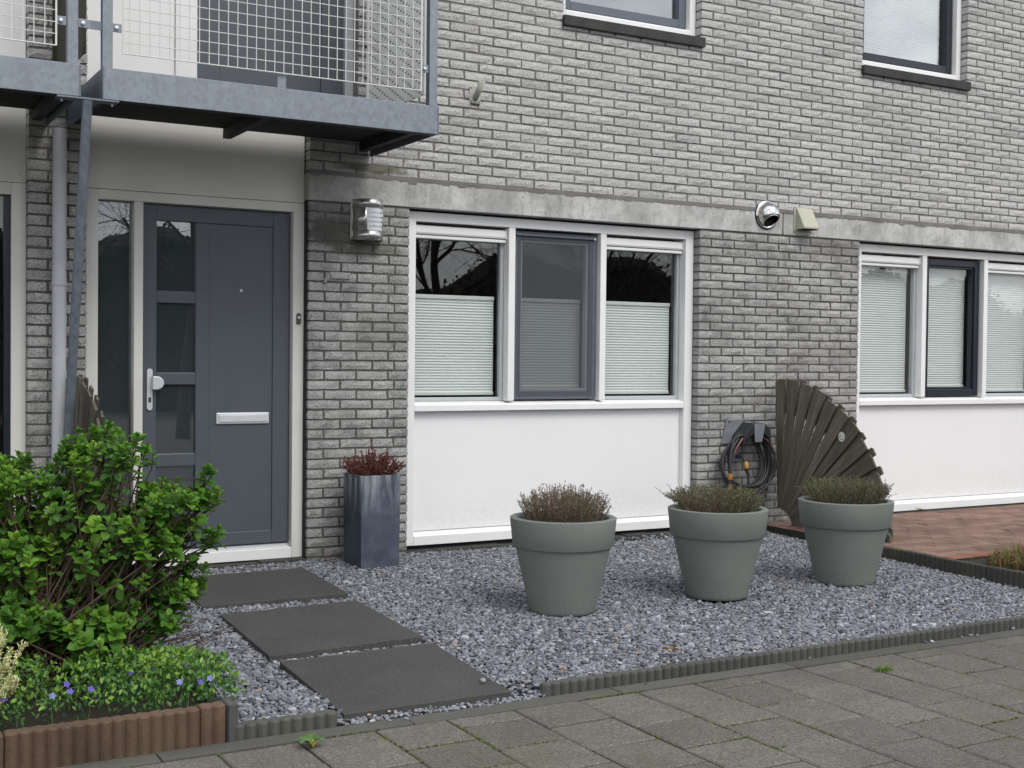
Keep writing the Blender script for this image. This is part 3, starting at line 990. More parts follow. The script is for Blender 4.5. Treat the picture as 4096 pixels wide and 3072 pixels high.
def ground_window(dx, lab, blinds_up, sash_mat):
    win = empty('window', (1.9 + dx, YF, 0.03), parent=house)
    win['label'] = lab
    xl, m1a, m1b, m2a, m2b, xr = 0.722 + dx, 1.505 + dx, 1.557 + dx, 2.263 + dx, 2.314 + dx, 3.098 + dx
    jl, jr = 0.797 + dx, 3.024 + dx
    mb = MB()
    mb.box(xl, jl, YF, 0.21, 0.032, 2.256)
    mb.box(jr, xr, YF, 0.21, 0.032, 2.256)
    mb.box(jl, jr, YF + 0.0005, 0.21, 2.192, 2.256)
    mb.build('frame', 'upvc_white', win, 0.004)
    for a, b in ((m1a, m1b), (m2a, m2b)):
        box('mullion', 'upvc_white', (a, b, YF + 0.001, 0.21, 0.992, 2.1915), win, 0.004)
    mb = MB()
    mb.prism([(YF, 0.928), (YF, 0.968), (YF + 0.012, 0.976), (0.15, 0.991), (0.21, 0.991), (0.21, 0.928)], 0, jl + .0005, jr - .0005)
    mb.build('transom', 'upvc_white', win, 0.002)
    mb = MB()
    mb.prism([(YF, 0.032), (YF, 0.092), (YF + 0.01, 0.099), (0.135, 0.122), (0.21, 0.122), (0.21, 0.032)], 0, jl + .0005, jr - .0005)
    mb.build('bottom_rail', 'upvc_white', win, 0.002)
    box('panel', 'panel_white', (jl + .001, jr - .001, 0.118, 0.20, 0.1225, 0.9275), win)
    lights = [(jl, m1a), (m1b, m2a), (m2b, jr)]
    for k, (a, b) in enumerate(lights):
        if k == 1:
            # opening sash set forward, with its own dark frame
            mb = MB(); w = 0.058; y0 = 0.112
            a2, b2, z0, z1 = a + 0.012, b - 0.012, 1.000, 2.178
            mb.box(a2, a2 + w, y0, 0.19, z0, z1); mb.box(b2 - w, b2, y0, 0.19, z0, z1)
            mb.box(a2 + w, b2 - w, y0 + .0005, 0.19, z0, z0 + w); mb.box(a2 + w, b2 - w, y0 + .0005, 0.19, z1 - w, z1)
            mb.build('sash', sash_mat, win, 0.005)
            ga, gb, gz0, gz1, gy = a2 + w, b2 - w, z0 + w, z1 - w, 0.160
            beads(win, ga, gb, gz0, gz1, 0.018, sash_mat if sash_mat == 'sash_navy' else 'bead_grey', 0.128, 0.172, 'sash_bead')
            pane(win, ga, gb, gz0, gz1, gy)
            if sash_mat == 'sash_grey':
                box('insect_screen', 'insect_net', (a2 + w * .45, b2 - w * .45, 0.1085, 0.1100, z0 + w * .4, z1 - w * .45), win)
                box('screen_rail', 'sash_grey', (a2 + .01, b2 - .03, 0.094, 0.1078, z1 - 0.035, z1 - 0.020), win, 0.004)
                box('screen_stop', 'alu', (b2 - .03, b2 - .012, 0.093, 0.1078, z1 - 0.036, z1 - 0.019), win, 0.004)
        else:
            top = 2.088
            vent_strip(win, a, b)
            ga, gb, gz0, gz1 = a + 0.002, b - 0.002, 0.992, 2.110
            beads(win, ga, gb, gz0, gz1, 0.026, 'bead_grey')
            pane(win, ga + 0.026, gb - 0.026, gz0 + 0.026, gz1 - 0.026)
            ga, gb, gz0, gz1 = ga + 0.026, gb - 0.026, gz0 + 0.026, gz1 - 0.026
        zt = (1.690 if blinds_up else gz1 - 0.04)
        blind(win, ga + 0.004, gb - 0.012, gz0 + 0.034, zt, 0.215)
    # black strip standing in for the shadow gap between lintel and frame
    box('head_shadow_gap', 'seal_gap_black', (xl, xr, 0.105, 0.21, 2.2562, 2.2712), win)
    return win
ground_window(0.0, 'wide window beside the front door, pleated blinds drawn halfway up', True, 'sash_grey')
ground_window(4.022, 'wide window at the right edge with blinds fully closed', False, 'sash_navy')

def upper_window(u, lab, sash, closed):
    x0, x1 = u
    win = empty('window', ((x0 + x1) / 2, YF, SILL_Z), parent=house)
    win['label'] = lab
    z0, z1 = 3.697, W_TOP + 0.05
    w = 0.056
    mb = MB()
    mb.box(x0 + .004, x0 + w, YF, 0.20, z0, z1); mb.box(x1 - w, x1 - .003, YF, 0.20, z0, z1)
    mb.prism([(YF, z0), (YF, z0 + 0.050), (YF + 0.01, z0 + 0.056), (0.20, z0 + 0.072), (0.20, z0)], 0, x0 + w, x1 - w)
    mb.build('frame', 'upvc_white', win, 0.004)
    mb = MB(); w2 = 0.062
    a, b, zb = x0 + w + .006, x1 - w - .006, z0 + 0.072
    mb.box(a, a + w2, 0.115, 0.19, zb, z1); mb.box(b - w2, b, 0.115, 0.19, zb, z1); mb.box(a + w2, b - w2, .1155, .19, zb, zb + w2)
    mb.build('sash', sash, win, 0.005)
    pane(win, a + w2, b - w2, zb + w2, z1, 0.16, 'sky_glass')
    if closed:
        blind(win, a + w2 + .004, b - w2 - .012, zb + w2 + .03, z1 - .05, 0.215)
    box('window_sill', 'stone_sill', (x0 - 0.012, x1 + 0.014, -0.034, 0.12, 3.612, 3.684), win, 0.005)
    box('sill_seal', 'seal_gap_black', (x0 + .003, x1 - .003, 0.08, 0.2, 3.6845, 3.6965), win)
upper_window(U1, 'upper window above the wide window, grey sash mirroring clouds', 'sash_grey', False)
upper_window(U2, 'upper window at top right with dark sash and drawn blind', 'sash_navy', True)

# ------------------------------------------------------------------ front door with side light and top panel
door = empty('front_door', (-0.65, YF, 0.02), parent=house)
door['label'] = 'dark grey front door with four small panes and narrow side light in a white frame'
xl, xr = -1.322, 0.018
DJ = (-1.246, -1.040, -0.986, -0.054)
mb = MB()
mb.box(xl, DJ[0], YF, 0.21, 0.012, 2.254)
mb.box(DJ[3], xr, YF, 0.21, 0.012, 2.254)
mb.box(DJ[0], DJ[3], YF + .0005, 0.21, 2.196, 2.254)
mb.build('frame', 'upvc_white_shaded', door, 0.004)
box('mullion', 'upvc_white_shaded', (DJ[1], DJ[2], YF + .001, 0.21, 0.085, 2.1955), door, 0.004)
box('bottom_rail', 'upvc_white', (DJ[0] + .0005, DJ[3] - .0005, YF + .0007, 0.21, 0.012, 0.080), door, 0.004)
mb = MB(); mb.prism([(YF + .03, 0.0805), (YF + .03, 0.086), (0.16, 0.108), (0.21, 0.108), (0.21, 0.0805)], 0, DJ[2] + .002, DJ[3] - .002)
mb.build('threshold', 'alu', door, 0.002)
box('top_panel', 'upvc_white_shaded', (xl, xr, YF + 0.004, 0.20, 2.2565, 2.72), door, 0.003)
# side light
box('pane', 'mirror_glass', (DJ[0], DJ[1], 0.135, 0.139, 0.081, 2.1955), door)
box('pane_film', 'film_grey', (DJ[0], DJ[1], 0.1395, 0.15, 0.081, 2.1955), door)
# leaf: stiles and rails around four panes and one tall panel
YL = 0.118
lx0, lx1, lz0, lz1 = DJ[2] + 0.006, DJ[3] - 0.006, 0.110, 2.188
gx0, gx1, px0_, px1_ = -0.895, -0.657, -0.575, -0.168
rows = [(2.096, 1.676), (1.602, 1.181), (1.108, 0.689), (0.612, 0.190)]
mb = MB()
mb.box(lx0, gx0, YL, 0.18, lz0, lz1); mb.box(px1_, lx1, YL, 0.18, lz0, lz1)
mb.box(gx0, px1_, YL + .0004, 0.18, 2.096, lz1); mb.box(gx0, px1_, YL + .0004, 0.18, lz0, 0.190)
mb.box(gx1, px0_, YL + .0008, 0.18, 0.190, 2.096)
mb.build('leaf_frame', 'door_grey', door, 0.004)
for (a, b), (c, d) in zip(rows[:-1], rows[1:]):
    box('cross_rail', 'door_grey', (gx0 + .0003, gx1 - .0003, YL + .0012, 0.18, c, b), door, 0.004)
for a, b in rows:
    box('pane', 'mirror_glass', (gx0, gx1, 0.138, 0.141, b, a), door)
    box('pane_film', 'film_grey', (gx0, gx1, 0.1415, 0.15, b, a), door)
box('panel', 'door_grey', (px0_, px1_, 0.128, 0.18, 0.190, 2.096), door, 0.002)
lb = box('letterbox', 'alu', (-0.528, -0.190, YL - 0.004, 0.13, 0.863, 0.934), door, 0.006)
box('letterbox_flap', 'alu', (-0.512, -0.206, YL - 0.010, YL - 0.0045, 0.876, 0.921), door, 0.004)
mb = MB()
def rounded(cx, cz, w, h, n=8):
    r = w / 2
    pts = [(cx + r * math.cos(math.pi * i / n), cz + h / 2 - r + r * math.sin(math.pi * i / n)) for i in range(n + 1)]
    pts += [(cx - r * math.cos(math.pi * i / n), cz - h / 2 + r - r * math.sin(math.pi * i / n)) for i in range(n + 1)]
    return pts
mb.prism(rounded(-0.936, 1.079, 0.034, 0.252)[::-1], 1, YL - 0.012, YL); mb.build('handle_plate', 'alu', door, 0.003)
mb = MB()
pts = [(-0.928 + 0.0, 1.079), (-0.928, 1.160)] + [(-0.905 + 0.045 * math.cos(a), 1.1195 + 0.0405 * math.sin(a)) for a in np.linspace(math.pi / 2, -math.pi / 2, 10)]
mb.prism(pts[::-1], 1, YL - 0.055, YL - 0.0125); mb.build('door_knob', 'alu', door, 0.006)
mb = MB(); mb.prism(rounded(-0.936, 1.018, 0.016, 0.034, 5)[::-1], 1, YL - 0.016, YL - 0.0125); mb.build('key_cylinder', 'chrome_dark', door)
mb = MB(); mb.lathe([(0.0, 0.006), (0.008, 0.006), (0.009, 0.0)], (-0.372, 0.128, 1.693), 12, 'y'); mb.build('peephole', 'alu', door)
mb = MB(); mb.prism(rounded(-0.018, 1.525, 0.030, 0.074)[::-1], 1, YF - 0.010, YF); mb.build('doorbell', 'chrome_dark', door, 0.003)
mb = MB(); mb.lathe([(0.0, 0.006), (0.008, 0.006), (0.009, 0.0)], (-0.018, YF - 0.010, 1.532), 12, 'y'); mb.build('bell_button', 'frosted', door)
box('frame_gap', 'seal_gap_black', (0.0185, 0.0275, 0.03, 0.2, -0.05, 2.27), door)
box('frame_gap', 'seal_gap_black', (DJ[2] + .0005, DJ[2] + 0.0055, 0.14, 0.17, 0.11, 2.19), door)
box('back_board', 'interior_dark', (DJ[0], DJ[3], 0.185, 0.2, 0.1, 2.19), door)

# neighbour's door on the left edge
nd_ = empty('front_door', (-2.2, YF, 0.02), parent=house)
nd_['label'] = "neighbour's dark glazed door with white frame at the left edge"
mb = MB()
mb.box(-1.722, -1.642, YF, 0.21, 0.012, 2.254); mb.box(-3.1, -3.02, YF, 0.21, 0.012, 2.254)
mb.box(-3.02, -1.722, YF + .0005, 0.21, 2.185, 2.254); mb.box(-3.02, -1.722, YF + .0005, 0.21, 0.012, 0.08)
mb.build('frame', 'upvc_white_shaded', nd_, 0.004)
box('top_panel', 'upvc_white_shaded', (-3.1, -1.642, YF + .004, 0.2, 2.2565, 2.72), nd_, 0.003)
box('leaf_frame', 'sash_navy', (-1.755, -1.7225, 0.10, 0.18, 0.0805, 2.1845), nd_, 0.003)
pane(nd_, -3.02, -1.755, 0.0805, 2.1845, 0.13)
mb = MB(); mb.lathe([(0, .003), (.006, .003), (.007, 0)], (-1.675, YF + .004, 2.30), 10, 'y'); mb.build('screw', 'bead_grey', nd_)

# upper doors behind the balcony
bd = empty('balcony_door', (-0.4, 0.09, 2.72), parent=house)
bd['label'] = 'white and dark grey balcony door behind the wire railing'
box('side_panel', 'upvc_white', (-1.322, -0.80, 0.09, 0.2, 2.7205, W_TOP), bd, 0.004)
box('frame', 'upvc_white', (-0.7995, -0.668, 0.075, 0.2, 2.7205, W_TOP), bd, 0.004)
box('frame', 'bead_grey', (0.288, 0.345, 0.075, 0.2, 2.7205, W_TOP), bd, 0.004)
mb = MB()
mb.box(-0.6675, -0.52, 0.11, 0.19, 2.7205, W_TOP); mb.box(0.14, 0.2875, 0.11, 0.19, 2.7205, W_TOP); mb.box(-0.52, 0.14, 0.1105, 0.19, 2.7205, 2.86)
mb.build('leaf', 'door_grey', bd, 0.004)
box('panel', 'door_grey', (-0.52, 0.14, 0.128, 0.18, 2.8605, W_TOP), bd)
nb = empty('balcony_door', (-2.2, 0.09, 2.72), parent=house)
nb['label'] = "neighbour's white balcony door frame behind the left railing"
box('frame', 'upvc_white', (-1.80, -1.645, 0.075, 0.2, 2.7205, W_TOP), nb, 0.004)
box('leaf', 'sash_grey', (-1.98, -1.8005, 0.10, 0.19, 2.7205, W_TOP), nb, 0.004)
box('frame', 'upvc_white', (-3.1, -1.9805, 0.09, 0.2, 2.7205, W_TOP), nb, 0.004)

# ================================================================== BALCONIES
BY = -1.0           # front plane
def balcony(x0, x1, lab, screen_x, screen_mat, mesh_x, post_x, tab_x):
    b = empty('balcony', ((x0 + x1) / 2, BY / 2, 2.57), lab, 'balcony', 'galvanised steel balconies on the front')
    box('fascia', 'galvanized', (x0 + .006, x1 - .006, BY, BY + 0.008, 2.571, 2.730), b, 0.002)
    for sx in (x0, x1 - 0.006):
        box('side_beam', 'galvanized_dull', (sx, sx + 0.006, BY - .001, -0.01, 2.571, 2.730), b, 0.001)
    mb = MB(); mb.box(x0 + .008, x1 - .008, BY + .009, BY + 0.07, 2.5715, 2.578); mb.build('fascia_flange', 'beam_dark', b)
    box('deck', 'deck_dark', (x0 + .008, x1 - .008, BY + .010, -0.012, 2.660, 2.700), b)
    n = 3
    for k in range(n):
        xx = x0 + 0.02 + (x1 - x0 - 0.1) * k / (n - 1)
        box('cross_beam', 'beam_dark', (xx, xx + 0.05, BY + 0.03, -0.012, 2.600, 2.658), b, 0.003)
    for xx in post_x:
        # angle-iron posts
        mb = MB(); mb.box(xx, xx + 0.050, BY + .001, BY + 0.007, 2.7305, 3.75)
        mb.build('post', 'galvanized', b, 0.001)
        mb = MB(); mb.box(xx, xx + 0.006, BY + .0075, BY + 0.05, 2.7305, 3.75)
        mb.build('post_flange', 'galvanized_dull', b, 0.001)
    mb = MB(); mb.box(x0, x1, BY - .005, BY + 0.045, 3.75, 3.80); mb.build('handrail', 'galvanized', b, 0.004)
    # welded wire panel, 50 mm grid
    ma, mbx = mesh_x
    ym = BY - 0.004
    mb = MB()
    zlo, zhi = 2.808, 3.70
    xs = np.arange(mbx - 0.004, ma - 0.001, -0.0508)
    R = 0.0026
    for xx in xs:
        mb.tube([(xx, ym, zlo), (xx, ym, zhi)], R, 5)
    for zz in np.arange(zlo, zhi, 0.0578):
        mb.tube([(ma, ym + 0.004, zz), (mbx, ym + 0.004, zz)], R, 5)
    mb.tube([(ma, ym, zlo), (ma, ym, zhi)], 0.0035, 5); mb.tube([(mbx, ym, zlo), (mbx, ym, zhi)], 0.0035, 5)
    mb.tube([(ma, ym, zlo), (mbx, ym, zlo)], 0.0035, 5)
    mb.build('wire_panel', 'wire_white', b)
    for tx, zt in tab_x:
        box('tab', 'galvanized', (tx - 0.024, tx + 0.024, BY + .008, BY + 0.012, zt - .022, zt + .022), b, 0.002)
        m2 = MB(); m2.lathe([(0, .014), (.009, .012), (.010, .002), (.010, 0)], (tx - .002, BY + .008, zt), 10, 'y'); m2.build('bolt', 'alu', b, smooth=True)
    if screen_x is not None:
        sc = MB()
        sc.box(screen_x - 0.002, screen_x + 0.002, -0.872, -0.03, 2.822, 4.3)
        sheet = sc.build('privacy_screen', screen_mat, b)
        box('screen_edge', screen_mat, (screen_x - 0.018, screen_x - 0.003, -0.885, -0.868, 2.815, 4.3), sheet)
        box('screen_edge', screen_mat, (screen_x - 0.018, screen_x - 0.003, -0.035, -0.01, 2.815, 4.3), sheet)
        if screen_mat == 'screen_white':
            mb = MB()
            seal = MB()
            pitch_y, pitch_z = 0.0385, 0.058
            j = 0
            y = -0.85
            while y < -0.05:
                z = 2.825 + (j % 3) * pitch_z / 3
                while z < 3.75:
                    # pressed louvre: small tapered scale, open at its lower edge
                    mb.add([(screen_x - .0025, y, z + 0.052), (screen_x - .0025, y + .034, z + 0.052), (screen_x - .0075, y + .034, z + 0.004), (screen_x - .0035, y, z + 0.004)],
                           [(0, 3, 2, 1)])
                    seal.add([(screen_x - .0026, y + .024, z - .003), (screen_x - .0026, y + .034, z - .003), (screen_x - .0074, y + .034, z + 0.0045), (screen_x - .0060, y + .024, z + 0.0045)], [(0, 1, 2, 3)])
                    z += pitch_z
                y += pitch_y; j += 1
            mb.build('screen_louvres', screen_mat, sheet, kind='stuff')
            seal.build('louvre_slots', 'beam_dark', sheet, kind='stuff')
            for zz in (2.86, 3.07, 3.27):
                m2 = MB(); m2.tube([(screen_x - .030, -0.022, zz), (screen_x - .018, -0.022, zz)], 0.009, 8); m2.build('screen_bolt', 'chrome_dark', sheet)
    return b
b1 = balcony(-1.442, 0.432, 'galvanised steel balcony over the grey front door with white wire railing', 0.412, 'screen_white', (-1.343, 0.319), (-1.443, 0.372), ((-1.372, 2.935), (0.344, 2.937)))
box('rail_foot', 'galvanized', (-0.528, -0.480, BY + .0085, BY + .014, 2.7305, 2.81), b1, 0.002)
box('gutter_clip', 'alu', (0.10, 0.19, -0.30, -0.20, 2.7005, 2.76), b1, 0.004)
b2 = balcony(-3.30, -1.547, "neighbour's galvanised steel balcony at the left edge of the photo", -1.500, 'olive_panel', (-3.2, -1.664), (-3.28, -1.6105), ((-1.640, 2.936), (-1.535, 2.936)))
# tie plates that join the two balconies
mb = MB(); mb.box(-1.56, -1.505, BY + .013, BY + .018, 2.914, 2.958); mb.build('tie_plate', 'galvanized', b2, 0.001)
mb = MB(); mb.box(-1.503, -1.43, BY + .013, BY + .018, 2.914, 2.958); mb.build('tie_plate', 'galvanized_dull', b1, 0.001)
box('joint_plate', 'galvanized_dull', (-1.66, -1.36, BY + .002, BY + .08, 2.5605, 2.5695), b2, 0.001)
mb = MB(); mb.lathe([(0, -.014), (.006, -.014), (.006, 0)], (-1.63, BY + .05, 2.5605), 8); mb.lathe([(0, -.014), (.006, -.014), (.006, 0)], (-1.385, BY + .05, 2.5605), 8)
mb.build('plate_bolt', 'alu', b2)

# leaning galvanised strut from the balcony joint down to the foot of the wall
st = empty('support_strut', (-1.51, -0.25, 0.0), 'leaning galvanised steel tube propping the joint between the two balconies', 'strut')
mb = MB(); mb.tube([(-1.512, -0.985, 2.56), (-1.512, -0.25, 0.0)], 0.025, 16); mb.build('tube', 'galvanized_dull', st, smooth=True)
box('foot_plate', 'galvanized_dull', (-1.57, -1.455, -0.31, -0.19, -0.002, 0.006), st)

# rainwater downpipe
dp = empty('drainpipe', (-1.485, -0.055, 0.0), 'pale grey plastic drainpipe on the brick strip left of the front door', 'drainpipe')
mb = MB(); mb.tube([(-1.485, -0.055, 0.0), (-1.485, -0.055, 1.675)], 0.039, 20); mb.build('lower_pipe', 'pipe_pvc', dp, smooth=True)
mb = MB(); mb.tube([(-1.485, -0.055, 1.675), (-1.485, -0.055, 1.682), (-1.485, -0.055, 1.6825), (-1.485, -0.055, 1.704)], [0.043, 0.043, 0.0415, 0.0415], 20); mb.build('socket', 'pipe_pvc', dp, smooth=True)
mb = MB(); mb.tube([(-1.485, -0.055, 1.704), (-1.485, -0.055, 2.56)], 0.039, 20); mb.build('upper_pipe', 'pipe_pvc', dp, smooth=True)
mb = MB(); mb.tube([(-1.41, -0.055, 2.73), (-1.41, -0.055, 5.1)], 0.034, 16); mb.build('riser', 'pipe_pvc', dp, smooth=True)
mb = MB(); mb.tube([(-1.485, -0.055, 2.70), (-1.485, -0.055, 2.76), (-1.46, -0.055, 2.785), (-1.41, -0.055, 2.79)], 0.040, 12); mb.build('elbow', 'chrome_dark', dp, smooth=True)

# ================================================================== THINGS ON THE WALL
lamp = empty('wall_lamp', (0.40, -0.05, 2.03), 'half-round brushed steel wall lamp beside the front door', 'lamp')
def arc(cx, cy, rx, ry, n=20):
    return [(cx + rx * math.cos(a), cy - ry * math.sin(a)) for a in np.linspace(math.pi, 0, n)]
lx, lr, ly = 0.408, 0.103, 0.115
A = arc(lx, -0.012, lr, ly)
mb = MB()
def shell(mb, A, z0, z1, i0=0, i1=None):
    i1 = len(A) - 1 if i1 is None else i1
    V = [(p[0], p[1], z) for z in (z0, z1) for p in A[i0:i1 + 1]]
    n = i1 - i0 + 1
    mb.add(V, [(i, i + 1, n + i + 1, n + i) for i in range(n - 1)])
zb, zt = 2.033, 2.292
s0, s1 = 2.094, 2.237
i0, i1 = 7, 15
shell(mb, A, zb, s0); shell(mb, A, s1, zt); shell(mb, A, s0, s1, 0, i0); shell(mb, A, s0, s1, i1)
o = mb.build('shade', 'brushed_steel', lamp, smooth=True)
sol = o.modifiers.new('solid', 'SOLIDIFY'); sol.thickness = 0.0025
nb_ = 5
h = (s1 - s0) / nb_
A2 = [(lx + (p[0] - lx) * 0.97, -0.012 + (p[1] + 0.012) * 0.97) for p in A]
mb = MB(); shell(mb, A2, s0 - .004, s1 + .004, i0 - 1, i1 + 1); mb.build('diffuser', 'frosted', lamp, smooth=True)
for k in range(1, nb_):
    mb = MB(); shell(mb, A, s0 + k * h - 0.0028, s0 + k * h + 0.0028, i0, i1); mb.build('louvre_bar', 'brushed_steel', lamp, smooth=True)
box('back_plate', 'brushed_steel', (lx - 0.110, lx + 0.110, -0.011, 0.004, zb + .004, zt - .006), lamp, 0.002)

fh = empty('flag_holder', (1.187, 0, 3.0), 'old off-white wall bracket for a flagpole, bolted to the upper bricks', 'bracket')
box('plate', 'white_dirty', (1.146, 1.229, -0.009, 0.001, 2.998, 3.107), fh, 0.002)
mb = MB(); mb.tube([(1.187, -0.006, 3.022), (1.187, -0.050, 3.066), (1.187, -0.105, 3.128)], [0.017, 0.021, 0.021], 14, cap=False)
o = mb.build('socket_tube', 'white_dirty', fh, smooth=True); sol = o.modifiers.new('s', 'SOLIDIFY'); sol.thickness = 0.004
box('rust_lip', 'twig_brown', (1.152, 1.222, -0.012, 0.0, 2.986, 2.9975), fh, 0.003)
for sx, sz in ((1.157, 3.008), (1.218, 3.008), (1.157, 3.097), (1.218, 3.097)):
    mb = MB(); mb.lathe([(0, .003), (.0045, .003), (.005, 0)], (sx, -0.009, sz), 8, 'y'); mb.build('screw', 'chrome_dark', fh)

rv = empty('round_vent', (3.735, 0, 2.31), 'round polished steel vent cowl on the concrete lintel', 'vent')
mb = MB(); mb.lathe([(0.0, 0.004), (0.106, 0.004), (0.113, 0.010), (0.113, 0.0)], (3.735, -0.001, 2.412), 36, 'y'); mb.build('gasket', 'seal_gap_black', rv, smooth=True)
mb = MB(); mb.lathe([(0.108, 0.003), (0.110, 0.012), (0.100, 0.017), (0.092, 0.015)], (3.735, -0.004, 2.412), 36, 'y'); mb.build('flange', 'polished_steel', rv, smooth=True)
# hemispherical hood, cut open on its lower front
mb = MB(); nu, nv = 28, 40
Vs, Fs = [], []
R = 0.094
for i in range(nu + 1):
    th = math.pi / 2 * i / nu
    for j in range(nv):
        a = 2 * math.pi * j / nv
        Vs.append((3.735 + R * math.cos(th) * math.cos(a), -0.015 - 1.12 * R * math.sin(th), 2.412 + R * math.cos(th) * math.sin(a)))
nrm = Vector((0.0, -0.66, -0.75)).normalized()
for i in range(nu):
    for j in range(nv):
        q = (i * nv + j, i * nv + (j + 1) % nv, (i + 1) * nv + (j + 1) % nv, (i + 1) * nv + j)
        c = sum((Vector(Vs[k]) for k in q), Vector()) / 4 - Vector((3.735, -0.015, 2.412))
        if c.dot(nrm) < 0.070:
            Fs.append(q)
mb.add(Vs, Fs); o = mb.build('hood', 'polished_steel', rv, smooth=True, angle=0)
sol = o.modifiers.new('s', 'SOLIDIFY'); sol.thickness = 0.003; sol.offset = -1
ctr = Vector((3.735, -0.015, 2.412)) + nrm * 0.066
mb = MB(); u_ = Vector((1, 0, 0)); w_ = nrm.cross(u_)
mb.tube([ctr + (u_ * math.cos(a) + w_ * math.sin(a)) * 0.064 for a in np.linspace(0, 2 * math.pi, 33)], 0.0045, 6, cap=False)
mb.build('rim', 'polished_steel', rv, smooth=True)
mb = MB(); mb.lathe([(0, .0), (0.080, .0)], (3.735, -0.016, 2.412), 24, 'y'); mb.build('duct', 'seal_gap_black', rv)

vh = empty('vent_hood', (4.11, 0, 2.30), 'beige sloping vent hood on the lintel right of the steel cowl', 'vent')
box('flange', 'beige_plastic', (4.012, 4.208, -0.011, -0.002, 2.300, 2.497), vh, 0.002)
mb = MB(); mb.prism([(-0.0115, 2.485), (-0.020, 2.485), (-0.105, 2.335), (-0.105, 2.320), (-0.0115, 2.318)][::-1], 0, 4.032, 4.190)
mb.build('cowl', 'beige_plastic', vh, 0.004)
box('outlet', 'seal_gap_black', (4.040, 4.182, -0.098, -0.02, 2.3145, 2.3178), vh)
box('foot', 'beige_plastic', (4.045, 4.175, -0.014, -0.002, 2.280, 2.2995), vh, 0.002)
for sx, sz in ((4.018, 2.49), (4.202, 2.49), (4.018, 2.306), (4.202, 2.306)):
    mb = MB(); mb.lathe([(0, .002), (.003, .002), (.0035, 0)], (sx, -0.011, sz), 8, 'y'); mb.build('screw', 'chrome_dark', vh)

# hose holder, hose and tap
hh = empty('hose_holder', (3.52, 0, 0.62), 'grey plate with black arched hose bracket on the brick wall', 'hose holder')
mb = MB(); mb.prism([(3.318, 0.655), (3.372, 0.845), (3.398, 0.836), (3.48, 0.836), (3.53, 0.845), (3.560, 0.845), (3.575, 0.655)], 1, -0.014, -0.003)
mb.build('plate', 'plastic_grey', hh, 0.002)
A_ = [(3.415, 0.655), (3.425, 0.720), (3.515, 0.815), (3.625, 0.815), (3.680, 0.762), (3.690, 0.655)]
B_ = [(3.433, 0.655), (3.441, 0.690), (3.520, 0.735), (3.620, 0.735), (3.664, 0.700), (3.672, 0.655)]
mb = MB()
V = [(x, y, z) for y in (-0.155, -0.0145) for pts in (A_, B_) for x, z in pts]
n6 = 6
F = []
for i in range(5):
    F += [(i, i + 1, 6 + i + 1, 6 + i), (12 + i + 1, 12 + i, 18 + i, 18 + i + 1), (i + 1, i, 12 + i, 12 + i + 1), (6 + i, 6 + i + 1, 18 + i + 1, 18 + i)]
F += [(0, 6, 18, 12), (11, 5, 17, 23)]
mb.add(V, F); mb.build('arch', 'plastic_black', hh, 0.003)
mb = MB(); mb.hexa([(3.525, -0.162, 0.672), (3.592, -0.162, 0.672), (3.592, -0.155, 0.672), (3.525, -0.155, 0.672), (3.515, -0.162, 0.812), (3.625, -0.162, 0.812), (3.625, -0.155, 0.812), (3.515, -0.155, 0.812)])
mb.build('front_tongue', 'plastic_grey', hh, 0.002)
for sx in (3.393, 3.535):
    mb = MB(); mb.lathe([(0, .004), (.008, .003), (.009, 0)], (sx, -0.014, 0.822), 10, 'y'); mb.build('screw', 'chrome_dark', hh)

hose = empty('garden_hose', (3.53, -0.08, 0.28), 'coiled black garden hose with red stripe hanging beside the fan fence', 'hose')
def coil(k, n=56):
    cx = 3.528 + 0.006 * math.sin(k * 2.1)
    rx = 0.160 + 0.016 * k
    dz = 0.0 + 0.018 * (int(k) % 3) - 0.013 * k
    y = -0.040 - 0.024 * (int(k) % 4) - 0.006 * k
    pts = []
    for i in range(n + 1):
        a = math.pi / 2 - 2 * math.pi * i / n
        c, s = math.cos(a), math.sin(a)
        top, bot = 0.735 + 0.002 * k, 0.33 + dz
        z = (top + bot) / 2 + (top - bot) / 2 * s
        w = rx * (1.0 + 0.10 * (-s)) * (0.80 + 0.2 * (1 - max(s, 0) ** 3))
        pts.append((cx + w * math.copysign(abs(c) ** 0.85, c), y + 0.012 * math.sin(3 * a + k), z))
    return pts
for k in range(8):
    mb = MB(); mb.tube(coil(k * 0.8), 0.0088, 8, cap=False); mb.build('loop', 'hose_black', hose, smooth=True, angle=0)
c5 = coil(3.2)
mb = MB(); mb.tube([(p[0], p[1] - .0025, p[2]) for p in c5[45:52]], 0.0070, 6); mb.tube([(p[0], p[1] - .0025, p[2]) for p in c5[6:10]], 0.0070, 6)
mb.build('red_stripe', 'hose_red', hose, smooth=True)
mb = MB(); mb.tube([(3.42, -0.10, 0.74), (3.35, -0.13, 0.70), (3.315, -0.14, 0.61), (3.305, -0.14, 0.50), (3.306, -0.14, 0.43)], 0.0088, 8); mb.build('hanging_end', 'hose_black', hose, smooth=True)
mb = MB(); mb.tube([(3.660, -0.05, 0.70), (3.735, -0.045, 0.60), (3.755, -0.045, 0.45), (3.745, -0.05, 0.30), (3.70, -0.06, 0.16), (3.62, -0.07, 0.10)], 0.0088, 8); mb.build('trailing_end', 'hose_black', hose, smooth=True)
mb = MB(); mb.tube([(3.306, -0.14, 0.44), (3.306, -0.14, 0.425), (3.307, -0.14, 0.40), (3.307, -0.14, 0.395)], [0.016, 0.018, 0.018, 0.016], 12); mb.build('connector', 'orange_plastic', hose, smooth=True)
mb = MB(); mb.tube([(3.307, -0.14, 0.394), (3.308, -0.14, 0.36)], [0.017, 0.016], 12); mb.build('nozzle_grip', 'plastic_black', hose, smooth=True)
